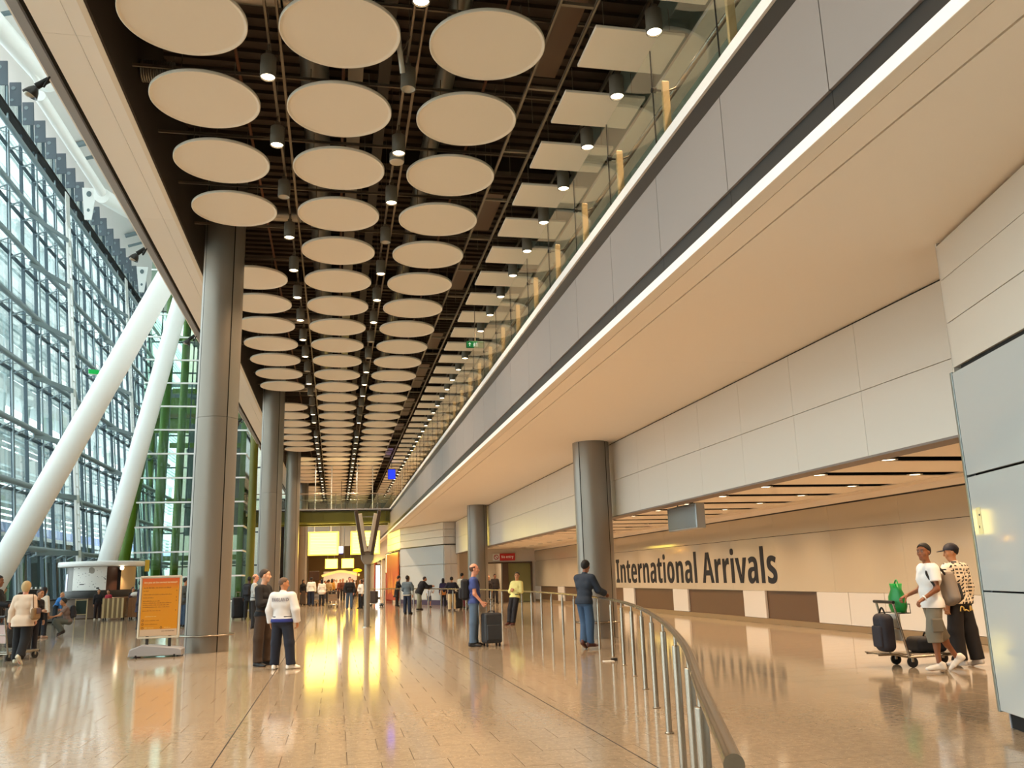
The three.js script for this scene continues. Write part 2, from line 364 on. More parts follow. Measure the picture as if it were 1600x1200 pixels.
{ // bulkhead over the corridor opening, one panel per module in two courses
  const b = struct('wall_bulkhead', 'white panelled bulkhead above the arrivals corridor opening');
  part(b, 'backing', span(XB + 0.03, XB + 0.35, BULK + 0.01, SO, -54.4, -8.0), mt.gap);
  const zs = [-8.0, -8.95]; for (let z = -10.85; z > -54; z -= 1.9) zs.push(z); zs.push(-54.4);
  for (let i = 0; i < zs.length - 1; i++) for (const [y0, y1] of [[BULK, 4.05], [4.058, SO - 0.03]]) part(b, 'panel', rb(0.04, y1 - y0, zs[i] - zs[i + 1] - 0.005, 0.003, XB + 0.02, (y0 + y1) / 2, (zs[i] + zs[i + 1]) / 2), mt.wallpanel);
  part(b, 'bottom_edge', span(XB, XB + 0.36, BULK - 0.03, BULK, -54.4, -8), M('#7d6f66', 0.5));
}
// near wall of frosted glass, turned about sixteen degrees towards the hall
{
  const w = struct('wall_right', 'near wall of pale frosted glass panels under white upper panels');
  w.position.set(6.51, 0, -7.92); w.rotation.y = Math.atan2(-0.279, 0.96);      // local +z runs along the wall towards the viewer
  const L = 24;
  part(w, 'core', span(0.07, 0.5, 0, SO, 0.01, L), mt.gap);
  part(w, 'end_cap', span(0.0, 0.5, 3.6, SO, -0.01, 0.02), mt.wallpanel);
  part(w, 'end_cap', span(0.06, 0.5, 0, 3.6, -0.01, 0.012), mt.plasticgrey);
  part(w, 'head_panel', rb(0.07, SO - 4.65 - 0.04, 2.2, 0.003, 0.035, (SO - 0.04 + 4.655) / 2, 1.1), mt.wallpanel);
  for (let i = 0; i < 4; i++) for (const [y0, y1] of [[3.665, 4.155], [4.163, 4.647], [4.655, SO - 0.035]]) {
    if (i === 0 && y0 > 4.6) continue;
    part(w, 'upper_panel', rb(0.07, y1 - y0, i ? 5.9 : 2.19, 0.003, 0.035, (y0 + y1) / 2, i ? 2.2 + (i - 1) * 5.91 + 2.955 : 1.1), mt.wallpanel);
  }
  part(w, 'head_slot', span(0.03, 0.1, 3.6, 3.665, 0.12, L), mt.gap);
  const ys = [0.16, 1.315, 2.49, 3.615];
  for (let i = 0; i < 9; i++) for (let k = 0; k < 3; k++) part(w, 'glass_panel', rb(0.045, ys[k + 1] - ys[k] - 0.022 + (k < 1 ? 0.012 : 0), 2.45, 0.006, -0.0, (ys[k] + ys[k + 1]) / 2, 1.235 + i * 2.462), mt.frost);
  part(w, 'edge_profile', rb(0.16, 3.47, 0.05, 0.006, 0.055, 1.885, -0.03), M('#9aa3a1', 0.3, 0.7));
  part(w, 'plinth', span(0.12, 0.4, 0, 0.16, 0.25, L), mt.brown);
  const n = thing('paper_notice', 'small yellow paper notice taped near the edge of the frosted glass wall', 'notice');
  n.position.copy(w.position).add(V(-0.024, 2.02, 0.16).applyAxisAngle(V(0, 1, 0), w.rotation.y)); n.rotation.y = w.rotation.y;
  part(n, 'sheet', [bx(0.003, 0.27, 0.1)], M('#f3e3a4', 0.7)); part(n, 'mark', [bx(0.002, 0.02, 0.03, -0.002, 0.06, 0.02), bx(0.002, 0.025, 0.02, -0.002, -0.06, -0.015)], mt.joint);
}
// ================= arrivals corridor =================
{
  const c = struct('ceiling', 'slatted white ceiling of the arrivals corridor');
  part(c, 'void', span(7.7, 13.4, 4.3, 4.4, -56.2, 8), mt.black);
  for (let k = 0; k < 28; k++) { const z = 3.4 - k * 2.2; part(c, 'slat_panel', rb(4.72, 0.016, k > 18 ? 1.95 : 1.6, 0.004, 9.94, CORR + 0.19, z), mt.plaster); }
  part(c, 'margin', span(12.28, 12.86, CORR + 0.17, CORR + 0.2, -56.2, 8), mt.plaster);
  const ring = lathe([[0.12, 0.012], [0.15, 0.012], [0.15, -0.004], [0.125, -0.008], [0.12, 0.0]], 24), lens = lathe([[0, 0.004], [0.12, 0.004]].reverse(), 24);
  for (let k = 0; k < 27; k++) for (const x of [9.25, 11.35]) {
    const z = (k > 17 ? 4.5 : 4.5) - k * 2.2, vis = z < -10;
    if (!vis && k % 2) continue;
    const t = thing('recessed_downlight', vis ? `lit round downlight in the corridor ceiling, ${x < 10 ? 'hall' : 'lettered wall'} side, ${ordinal(k - 7)} from the frosted wall` : `corridor downlight hidden behind the frosted wall, ${x < 10 ? 'hall' : 'far'} side, ${ordinal(k)} one`, 'light', [x, CORR + 0.165, z], 0, 'downlights of the corridor ceiling');
    part(t, 'ring', ring, mt.canoff); part(t, 'lens', lens, mt.glow);
    spot(t, 0, -0.02, 0, SPOT_LOW, 1.15, WARM, 4);
  }
  for (let k = 0; k < 3; k++) { const t = thing('dim_speaker_disc', `dull round disc in the corridor ceiling beside the bulkhead, ${ordinal(k)} gap`, 'speaker', [8.1, CORR + 0.19, -8.7 - k * 2.2], 0, 'dull discs in the corridor ceiling'); part(t, 'face', lathe([[0, 0], [0.2, 0], [0.21, 0.01], [0.21, 0.05], [0, 0.05]], 28), mt.canoff); }

  const w = struct('wall_arrivals', 'glossy cream glass wall that carries the arrivals lettering');
  part(w, 'core', span(XW + 0.12, 13.4, 0, 4.4, -56.4, 8), mt.gap);
  const zs = []; for (let z = 6; z > -56; z -= 3.0) zs.push(z); zs.push(-56.2);
  for (let i = 0; i < zs.length - 1; i++) for (const [y0, y1] of [[0.965, 2.54], [2.552, 3.19]]) part(w, 'glass_panel', rb(0.04, y1 - y0, zs[i] - zs[i + 1] - 0.004, 0.004, XW + 0.02, (y0 + y1) / 2, (zs[i] + zs[i + 1]) / 2), mt.backglass);
  part(w, 'shadow_line', span(XW + 0.03, XW + 0.07, 3.19, 3.23, -56.2, 8), mt.dark); part(w, 'head_trim', span(XW - 0.01, XW + 0.07, 3.23, 3.37, -56.2, 8), mt.plaster);
  // lower zone: brown recesses between white pilasters
  let z = 3.8; const pil = (z0, z1) => part(w, 'white_pilaster', span(XW - 0.02, XW + 0.05, 0.16, 0.96, z0, z1), mt.wallpanel);
  for (let k = 0; k < 6; k++) { const z1 = -24.85 - k * 6; pil(z1, z1 - 1.45); part(w, 'brown_panel', span(XW + 0.06, XW + 0.1, 0.12, 0.96, z1 - 1.45, z1 - 5.99), mt.woodpanel); }
  part(w, 'brown_panel', span(XW + 0.06, XW + 0.1, 0.12, 0.96, -21.9, -24.85), mt.woodpanel);
  for (const [z0, z1] of [[-20.4, -21.9], [-18.9, -20.39], [-16.6, -18.89], [-14.9, -16.59]]) pil(z0 - 0.005, z1 + 0.005);
  part(w, 'brown_panel', span(XW + 0.06, XW + 0.1, 0.12, 0.96, 6, -14.9), mt.brown);
  part(w, 'skirting', span(XW - 0.03, XW + 0.1, 0, 0.15, -56.2, 8), M('#8a7252', 0.35));
  const t = thing('wall_lettering', 'large dark lettering International Arrivals on the cream corridor wall', 'sign', [XW - 0.002, 1.19, -39.2], 0);
  const g = letters('International Arrivals', fontB, 1.05, 0.012, 15.2); g.rotateY(-Math.PI / 2); // runs towards +z, facing -x
  part(t, 'letters', g, M('#100f15', 0.6));
  const e = struct('wall_corridor_end');
  part(e, 'wall', [span(7.0, 12.9, 2.52, 4.4, -56.6, -56.2), span(7.0, 9.3, 0, 2.52, -56.6, -56.2), span(12.55, 12.9, 0, 2.52, -56.6, -56.2)], mt.wallpanel);
  part(e, 'door_frame', [span(9.25, 12.6, 2.46, 2.54, -56.22, -56.1), span(10.62, 11.0, 0, 2.5, -56.6, -56.1), span(12.5, 12.6, 0, 2.5, -56.3, -56.1)], mt.brown);
  part(e, 'door_leaf', span(11.0, 12.5, 0.02, 2.46, -56.35, -56.3), M('#8f8a55', 0.4));
  part(e, 'back_room', [span(8.0, 11, 0, 2.8, -61, -60.9), span(7.9, 8, 0, 2.8, -61, -56.6), span(11, 11.1, 0, 2.8, -61, -56.6), span(7.9, 11.1, 2.8, 2.9, -61, -56.6)], mt.plaster);
  const bl = thing('back_room_light', 'bright ceiling strip light in the room behind the no entry door', 'light', [9.8, 2.78, -58.6]); part(bl, 'diffuser', bx(0.3, 0.02, 1.5), mt.glow);
  const rl = new THREE.RectAreaLight(WARM, 9, 0.3, 1.5); rl.position.set(0, -0.02, 0); rl.rotation.x = up90; bl.add(rl);
  const s = thing('no_entry_sign', 'red No entry sign with prohibition symbol above the corridor doorway', 'sign', [10.72, 2.86, -56.12]);
  part(s, 'red_plate', rb(1.02, 0.46, 0.06, 0.01, 0.24, 0, 0), M('#c8262b', 0.45)); part(s, 'white_plate', rb(0.46, 0.46, 0.06, 0.01, -0.5, 0, 0), M('#f1efe8', 0.45));
  part(s, 'prohibition_symbol', [torus(0.14, 0.022, -0.5, 0, 0.032), bx(0.26, 0.035, 0.012).rotateZ(-0.78).translate(-0.5, 0, 0.034)], M('#b3202a', 0.5));
  part(s, 'lettering', letters('No entry', fontB, 0.17, 0.008, 0.8).translate(-0.16, -0.07, 0.03), M('#ffffff', 0.5));
  const h = thing('hanging_sign_box', 'grey box sign hanging on two rods below the corridor ceiling beside the lettering', 'sign', [7.98, 2.82, -19.05]);
  part(h, 'case', rb(0.22, 0.56, 1.7, 0.02), M('#a9adae', 0.35, 0.5)); part(h, 'face_panel', rb(0.02, 0.5, 1.64, 0.006, -0.112, 0, 0), M('#9a9d9d', 0.25, 0.6));
  for (const z of [-0.45, 0.45]) part(h, 'rod', cy(0.016, 0.016, 0.42, 0, 0.45, z, 10), mt.dark);
}
// ================= white shop hoarding and shops at the far right =================
{
  const s = struct('wall_shop', 'white shop hoarding with a splayed front between soffit and floor');
  const pts = [[7.45, -54.6], [6.62, -54.4], [4.4, -60.8], [3.95, -68]];
  for (let i = 0; i < 3; i++) {
    const [x0, z0] = pts[i], [x1, z1] = pts[i + 1], a = V(x0, 0, z0), b = V(x1, 0, z1), len = a.distanceTo(b), ang = Math.atan2(-(z1 - z0), x1 - x0);
    const put = (n, y0, y1, d, m, f0 = 0, f1 = 1) => { const g = rb(len * (f1 - f0) - 0.012, y1 - y0 - 0.008, d, 0.004); g.rotateY(ang); const q = a.clone().lerp(b, (f0 + f1) / 2); part(s, n, g.translate(q.x, (y0 + y1) / 2, q.z), m); };
    for (const [y0, y1] of [[3.72, 4.16], [4.17, 4.62], [4.63, SO - 0.02]]) put('upper_panel', y0, y1, 0.12, mt.wallpanel);
    put('shadow_line', 3.66, 3.72, 0.06, mt.dark);
    if (i < 2) { for (const [y0, y1] of [[0.3, 2.48], [2.5, 3.65]]) if (i === 0) { put('panel', y0, y1, 0.1, mt.wallpanel, 0, 0.5); put('panel', y0, y1, 0.1, mt.wallpanel, 0.5, 1); } else put('glass_panel', y0, y1, 0.1, mt.frost); put('plinth', 0, 0.3, 0.08, M('#3c3450', 0.5)); }
  }
  part(s, 'body', new THREE.ExtrudeGeometry(new THREE.Shape([[7.6, 54.7], [6.7, 54.6], [4.55, 60.9], [4.4, 69], [7.6, 69]].map(p => new THREE.Vector2(...p))), { depth: 5, bevelEnabled: false }).rotateX(-Math.PI / 2), mt.plaster);
  part(s, 'corridor_side', span(7.0, 7.1, 0, 3.6, -56.2, -54.7), mt.wallpanel);
  const op = thing('shop_poster_wall', 'orange and red illustrated shopfront panel at the end of the white hoarding', 'poster', [4.05, 0, -64.4], 0);
  const tex = canvasTex(256, 256, (c, w, h) => { const g = c.createLinearGradient(0, 0, 0, h); g.addColorStop(0, '#c8771e'); g.addColorStop(0.5, '#c9502a'); g.addColorStop(1, '#b02a22'); c.fillStyle = g; c.fillRect(0, 0, w, h); c.fillStyle = '#f0b03a'; for (let i = 0; i < 16; i++) { c.beginPath(); const x = 20 + hash(i, 1) * 210, y = 110 + hash(i, 2) * 60; c.moveTo(x, y + 70); c.lineTo(x + 8, y - 40 * hash(i, 3)); c.lineTo(x + 16, y + 70); c.fill(); } });
  part(op, 'panel', rb(0.08, 3.3, 6.2, 0.01, 0, 1.85, 0), M('#ffffff', 0.3, 0, { map: tex })); op.rotation.y = 0.07;
  for (const z of [-68.6, -70.4]) {
    const l = thing('lit_poster', z > -70 ? 'tall lit white poster panel beside the orange shopfront' : 'second tall lit poster panel further along the shopfronts', 'poster', [4.04, 2.9, z]);
    part(l, 'frame', rb(0.34, 1.5, 0.1, 0.01), mt.dark); part(l, 'screen', bx(0.28, 1.4, 0.02, 0, 0, 0.05), M('#fff6d8', 0.5, 0, { emissive: '#ffe9a0', emissiveIntensity: 2.2 }));
    const r = new THREE.RectAreaLight('#ffe9a0', 2.5, 0.28, 1.4); r.position.set(0, 0, 0.08); r.rotation.y = Math.PI; l.add(r);
  }
  const sh = struct('wall_shopfronts', 'row of shopfronts along the right of the far hall');
  part(sh, 'fascia', span(4.2, 4.5, 3.4, 5.1, Z1, -68), mt.wallpanel);
  for (let k = 0; k < 8; k++) {
    const z = -72 - k * 7.2;
    part(sh, 'pier', span(4.0, 4.5, 0, 3.4, z - 0.4, z + 0.4), k % 3 ? mt.wallpanel : M('#a5281f', 0.4));
    part(sh, 'back', span(7.4, 7.5, 0, 3.4, z - 7, z), mt.plaster); part(sh, 'shelf_wall', span(6.9, 7.3, 0.2, 2.2, z - 6.2, z - 0.8), M(['#b07a3a', '#7c8aa0', '#c05a7a', '#caa54c'][k % 4], 0.6));
    const l = thing('shop_light', `bright strip light inside the ${ordinal(k)} shop of the far right row`, 'light', [5.6, 3.3, z - 3.5]); part(l, 'diffuser', bx(0.25, 0.03, 4.5), mt.glow);
    const r = new THREE.RectAreaLight(new THREE.Color().setRGB(1, 0.85, 0.62), 10, 0.25, 4.5); r.position.set(0, -0.03, 0); r.rotation.x = up90; l.add(r);
  }
  part(sh, 'ceiling', span(4.2, 7.6, 3.4, 3.5, Z1, -68), mt.plaster);
}
// ================= far end: footbridge, boards, end walls =================
{
  const b = thing('footbridge', 'green steel footbridge with glass railing crossing the far hall', 'footbridge', [0, 0, -64.6]);
  const L0 = -6.14, L1 = 3.86, W = (L0 + L1) / 2, L = L1 - L0;
  part(b, 'girder', [span(L0, L1, 5.86, 6.62, -0.03, 0.03), span(L0, L1, 5.86, 6.62, -2.6, -2.54)], mt.bridgegreen);
  part(b, 'lower_flange', [span(L0, L1, 5.72, 5.86, -0.14, 0.14), span(L0, L1, 5.72, 5.86, -2.7, -2.42)], mt.greenolive);
  part(b, 'deck', span(L0, L1, 6.62, 6.7, -2.7, 0.12), mt.dark); part(b, 'deck_edge', span(L0, L1, 6.7, 6.78, -2.72, 0.16), mt.plasticgrey); part(b, 'underside', span(L0, L1, 6.5, 6.6, -2.5, -0.04), mt.plaster);
  for (let x = L0 + 0.6, k = 0; x < L1; x += 1.52, k++) { part(b, 'pane', rb(1.46, 0.9, 0.014, 0.004, x + 0.16, 7.3, 0.06), mt.glass); part(b, 'post', rb(0.05, 1.12, 0.07, 0.008, x - 0.6, 7.34, 0.02), mt.steel); part(b, 'stiffener', span(x - 0.02, x + 0.02, 5.86, 6.62, 0.03, 0.12), mt.bridgegreen); }
  for (const y of [7.9, 7.45]) part(b, 'handrail', bar(V(L0, y, 0.0), V(L1, y, 0.0), y > 7.6 ? 0.035 : 0.016), mt.steel);
}
function board(x0, x1, y0, y1, z, label, rods) {
  const t = thing('arrivals_board', label, 'display board', [(x0 + x1) / 2, (y0 + y1) / 2, z]), w = x1 - x0, h = y1 - y0;
  const tex = canvasTex(256, 192, (c, W, H) => { c.fillStyle = '#ffe98a'; c.fillRect(0, 0, W, H); c.fillStyle = '#fff2b8'; c.fillRect(8, 8, W - 16, H - 16); for (let i = 0; i < 13; i++) { c.fillStyle = i % 2 ? '#fff8d6' : '#fffbe6'; c.fillRect(20, 14 + i * 13, W - 40, 9); } });
  part(t, 'case', rb(w + 0.04, h + 0.04, 0.18, 0.02, 0, 0, -0.1), M('#b99a30', 0.5));
  part(t, 'screen', bx(w, h, 0.02), M('#2a2408', 0.3, 0, { emissive: new THREE.Color().setRGB(1, 0.83, 0.2), emissiveMap: tex, emissiveIntensity: BOARD_GLOW }));
  for (const s of [-0.3, 0.24]) part(t, 'rod', cy(0.035, 0.035, rods, s * w, h / 2 + rods / 2, -0.1, 10), mt.trimwhite);
  const l = new THREE.RectAreaLight(new THREE.Color().setRGB(1, 0.72, 0.12), BOARD_LIGHT, w, h); l.position.set(0, 0, 0.03); l.rotation.y = Math.PI; t.add(l);
}
board(-2.1, 0.2, 3.62, 5.4, -69.06, 'large glowing yellow arrivals board left of the forked pole', 5.8);
board(1.12, 3.36, 3.62, 5.4, -69.06, 'large glowing yellow arrivals board behind the forked pole', 5.8);
board(-1.25, 0.25, 3.2, 4.35, -110, 'small distant yellow board below the large left board', 6.86);
board(0.72, 2.2, 3.2, 4.35, -110, 'small distant yellow board to the right of its twin', 6.86);
{
  const w = struct('wall_left_far', 'tall vertical panelling along the left of the far hall');
  part(w, 'core', span(-4.4, -3.75, 0, 8, Z1, -70), mt.gap);
  for (let k = 0; k < 30; k++) part(w, 'panel', rb(0.12, 7.96, 1.84, 0.03, -3.7, 3.99, -71 - k * 1.9), k % 4 === 2 ? M('#b79d6a', 0.4) : mt.wallpanel);
  const l = thing('wall_uplighter', 'small dark wall lamp glowing yellow on the far left panelling', 'light', [-3.3, 3.2, -71.2]); part(l, 'arm', span(-0.1, 0.3, -0.04, 0.04, -0.04, 0.04), mt.dark); part(l, 'shade', lathe([[0.02, 0], [0.12, 0.12], [0.1, 0.12], [0, 0.02]], 16), mt.dark);
  part(l, 'bulb', new THREE.SphereGeometry(0.05, 12, 8).translate(0, 0.12, 0), M('#ffd060', 0.5, 0, { emissive: '#ffb818', emissiveIntensity: 8 }));
  const p = new THREE.PointLight('#ffa818', 5, 0, 2); p.position.set(0.02, 0.12, 0); p.castShadow = true; l.add(p);
  const e = struct('wall_far_end', 'warm lit end wall of the far hall');
  part(e, 'wall', span(-22, 15.6, 0, 43, Z1 - 0.4, Z1 + 0.1), mt.plaster);
  part(e, 'portal', [span(-4, -1.6, 0, 3.0, -124, -123.6), span(3, 4.4, 0, 3.0, -124, -123.6), span(-4, 4.4, 3.0, 6.4, -124, -123.6)], M('#c9a878', 0.6));
  part(e, 'awning', tube([V(-1.8, 2.4, -121), V(0.7, 2.95, -121), V(3.2, 2.4, -121)], 0.16, 24, 8), M('#ffe7a6', 0.5, 0, { emissive: '#ffcf6a', emissiveIntensity: 1.5 }));
  const g = thing('far_lobby_light', 'bright ceiling light panel in the lobby at the far end', 'light', [0.7, 3.9, -127]); part(g, 'diffuser', bx(4, 0.03, 2), mt.glow);
  const r = new THREE.RectAreaLight(WARM, 10, 4, 2); r.position.set(0, -0.03, 0); r.rotation.x = up90; g.add(r);
}
{ // forked pole in the hall, seen edge on
  const t = thing('forked_sign_pole', 'slim grey pole topped with a tall V of two framed panels in mid hall', 'sign', [1.115, 0, -32.04]);
  part(t, 'post', cy(0.105, 0.105, 2.3, 0, 1.15, 0, 24), mt.column); part(t, 'base_plate', cy(0.16, 0.17, 0.03, 0, 0.015, 0, 24), mt.steel);
  part(t, 'cradle', new THREE.ExtrudeGeometry(new THREE.Shape([[-0.1, 2.2], [0.1, 2.2], [0.2, 2.35], [0.22, 2.62], [-0.22, 2.62], [-0.2, 2.35]].map(p => new THREE.Vector2(...p))), { depth: 0.3, bevelEnabled: true, bevelSize: 0.015, bevelThickness: 0.015, bevelSegments: 2 }).translate(0, 0, -0.15), mt.column);
  for (const s of [-1, 1]) {
    const arm = part(t, 'panel', rb(0.125, 1.6, 0.62, 0.02), M('#3d2f22', 0.35, 0.3)); arm.position.set(s * 0.29, 3.3, -0.05); arm.rotation.z = -s * 0.165;
    part(arm, 'frame_edge', rb(0.13, 1.36, 0.05, 0.015, -s * 0.12, -0.02, 0.3), M('#b8ab98', 0.3, 0.6)); part(arm, 'face', rb(0.012, 1.34, 0.56, 0.004, -s * 0.08, -0.02, 0), M('#6d5a44', 0.2, 0.2));
  }
  part(t, 'top_bar', span(-0.3, 0.3, 3.86, 3.9, -0.05, 0.0), mt.steel); part(t, 'lower_block', rb(0.34, 0.22, 0.4, 0.02, 0, 2.72, -0.02), mt.brown);
}
{
  const s = thing('exit_sign', 'small green emergency exit sign hanging above the balcony', 'sign', [4.55, 9.35, -28]);
  const tex = canvasTex(256, 96, (c, w, h) => { c.fillStyle = '#0d7a3c'; c.fillRect(0, 0, w, h); c.fillStyle = '#eafff0'; c.fillRect(38, 34, 10, 44); c.beginPath(); c.moveTo(43, 14); c.lineTo(66, 42); c.lineTo(20, 42); c.fill(); c.beginPath(); c.arc(112, 26, 9, 0, 7); c.fill(); c.fillRect(104, 36, 16, 26); c.fillRect(94, 44, 34, 7); c.fillRect(100, 60, 9, 24); c.fillRect(114, 60, 9, 22); c.fillRect(134, 16, 30, 66); c.font = 'bold 34px sans-serif'; });
  part(s, 'case', rb(0.62, 0.24, 0.06, 0.01), M('#0d6a36', 0.5)); part(s, 'legend', quad(0.58, 0.2).translate(0, 0, 0.032), M('#ffffff', 0.5, 0, { map: tex, emissive: '#ffffff', emissiveMap: tex, emissiveIntensity: 0.5 }));
  part(s, 'rod', cy(0.012, 0.012, 1.75, 0, 0.98, -0.04, 8), mt.channel);
}
{
  const b = thing('blue_screen', 'small glowing blue screen hanging at the far end of the balcony', 'screen', [4.2, 9.7, -67.9]); part(b, 'case', rb(0.6, 0.8, 0.1, 0.02, 0, 0, -0.06), mt.dark); part(b, 'screen', bx(0.54, 0.74, 0.02), M('#10206a', 0.4, 0, { emissive: '#2038ff', emissiveIntensity: 1.6 })); part(b, 'rod', cy(0.02, 0.02, 1.0, 0, 1.0, -0.06, 8), mt.channel);
  const c = new THREE.RectAreaLight('#2038ff', 1.5, 0.54, 0.74); c.position.set(0, 0, 0.03); c.rotation.y = Math.PI; b.add(c);
  const w = thing('white_screen', 'small bluish white sign hanging between the two large yellow boards', 'screen', [0.42, 4.35, -80.37]); part(w, 'case', rb(0.5, 0.75, 0.1, 0.02, 0, 0, -0.06), mt.dark); part(w, 'face', bx(0.46, 0.6, 0.02, 0, 0.05, 0), M('#e8eeff', 0.4, 0, { emissive: '#dfe8ff', emissiveIntensity: 2.2 })); part(w, 'blue_foot', bx(0.46, 0.1, 0.02, 0, -0.31, 0), M('#3038a0', 0.4)); part(w, 'rod', cy(0.03, 0.03, 6.5, 0, 3.6, -0.06, 8), mt.channel);
  const d = new THREE.RectAreaLight('#dfe8ff', 2, 0.46, 0.6); d.position.set(0, 0.05, 0.03); d.rotation.y = Math.PI; w.add(d);
  const t = thing('information_totem', 'dark brown square sign on a post above the people in white', 'sign', [-1.75, 0, -76]); part(t, 'panel', rb(0.85, 0.75, 0.12, 0.03, 0, 2.15, 0), M('#3f2a1e', 0.5)); part(t, 'post', cy(0.05, 0.05, 1.8, 0, 0.9, 0, 12), mt.dark); part(t, 'base_plate', cy(0.25, 0.25, 0.04, 0, 0.02, 0, 20), mt.dark);
  const y = thing('yellow_shop_sign', 'small glowing yellow oval sign on a post in the far right shops', 'sign', [2.35, 0, -98]); part(y, 'oval', new THREE.SphereGeometry(0.5, 20, 10).scale(1, 0.38, 0.2).translate(0, 2.75, 0), M('#f2d21a', 0.5, 0, { emissive: '#f0c800', emissiveIntensity: 1.4 })); part(y, 'post', cy(0.05, 0.05, 2.6, 0, 1.3, 0, 10), mt.wood); part(y, 'base_plate', cy(0.3, 0.3, 0.04, 0, 0.02, 0, 20), mt.dark);
  const p = new THREE.PointLight('#f0c800', 3, 0, 2); p.position.set(0, 2.75, 0.25); p.castShadow = true; y.add(p);
  const s = thing('lit_shop_window', 'tall brilliant white lit strip at the edge of a far shopfront', 'window display', [3.78, 1.55, -81]); part(s, 'frame', rb(0.46, 3.0, 0.12, 0.01, 0, 0, -0.08), mt.dark); part(s, 'panel', bx(0.36, 2.8, 0.02), M('#ffffff', 0.5, 0, { emissive: '#fff2dc', emissiveIntensity: 4 })); part(s, 'foot', bx(0.46, 0.06, 0.2, 0, -1.52, -0.06), mt.dark);
  const q = new THREE.RectAreaLight('#fff2dc', 5, 0.36, 2.8); q.position.set(0, 0, 0.03); q.rotation.y = Math.PI; s.add(q);
}
// ================= left void: leaning glass facade =================
const LEAN = rad(6), FX = -18;
const fx = y => FX - Math.tan(LEAN) * y;
{
  const w = struct('window_1', 'tall outward leaning glass facade with steel transoms');
  w.position.x = FX; w.rotation.z = LEAN;
  const ly = y => y / Math.cos(LEAN), TR = [3.82, 7.48, 11.03, 14.8, 18.5, 22.3, 25.75, 29.6], levels = [0, ...TR, 33.8].map(ly);
  const MZ = 2.45, zA = -46.2;
  const geos = {};
  for (let i = 0; i < 23; i++) {
    const z = zA - i * MZ;
    part(w, 'mullion', rb(0.22, levels[9] + 0.2, 0.07, 0.01, -0.02, levels[9] / 2, z), mt.mullion);
    for (let k = 0; k < 9; k++) {
      const h = levels[k + 1] - levels[k];
      geos[k] ??= bx(0.02, h - 0.06, MZ - 0.08);
      const p = part(w, 'pane', geos[k], mt.facadeglass); p.position.set(-0.1, (levels[k] + levels[k + 1]) / 2, z - MZ / 2);
    }
  }
  for (let i = 0; i < 24; i++) if (i % 2 === 0) part(w, 'glazing_post', cy(0.055, 0.055, levels[9], 0.12, levels[9] / 2, zA - i * MZ - 0.35 * (i % 4 === 2 ? 1 : -1), 10), mt.transom);
  const lf = []; for (let k = 0; k < 9; k++) lf.push(bx(0.02, levels[k + 1] - levels[k] - 0.06, 60, -0.1, (levels[k] + levels[k + 1]) / 2, zA + 30.1));
  part(w, 'near_panes', lf, mt.facadeglass).userData.kind = 'stuff';
  const nm = []; for (let i = 0; i < 24; i++) nm.push(bx(0.2, levels[9], 0.07, -0.02, levels[9] / 2, zA + 2.45 + i * MZ));
  part(w, 'near_mullions', nm, mt.mullion).userData.kind = 'stuff';
  levels.slice(1, 9).forEach((y, k) => {
    part(w, 'transom', bar(V(0.85, y + 0.1, 14), V(0.85, y + 0.1, -103), 0.17, 0.17, 14), mt.transom);
    part(w, 'glazing_bar', span(-0.14, 0.06, y - 0.06, y + 0.06, 14, -103), mt.mullion);
    const br = []; for (let i = 0; i < 23; i++) { const z = zA - i * MZ; br.push(bar(V(0.0, y - 0.25, z), V(0.85, y + 0.05, z), 0.045, 0.045, 6), new THREE.SphereGeometry(0.09, 8, 6).translate(0.25, y - 0.18, z)); br.push(bar(V(0.3, y - 0.2, z), V(0.85, y + 0.0, z - MZ / 2), 0.025, 0.025, 6)); }
    part(w, 'glazing_brackets', br, mt.transom).userData.kind = 'stuff';
  });
  const hbm = M('#66717a', 0.5, 0.3);
  for (let i = 0; i < 21; i++) {
    const z = zA - i * MZ, t = part(w, 'head_bracket', rb(0.72, 1.7, 0.08, 0.03, 0.5, levels[9] - 0.55, z), hbm);
    part(t, 'head_fitting', [cy(0.13, 0.13, 0.16, 0, 0, 0, 12).rotateX(Math.PI / 2).translate(0.4, levels[9] - 0.15, z), cy(0.1, 0.1, 0.16, 0, 0, 0, 12).rotateX(Math.PI / 2).translate(0.3, levels[9] - 1.0, z)], mt.transom);
  }
  part(w, 'head_rail', span(-0.1, 0.3, levels[9] - 2.1, levels[9] - 1.8, 14, -103), mt.gap);
}
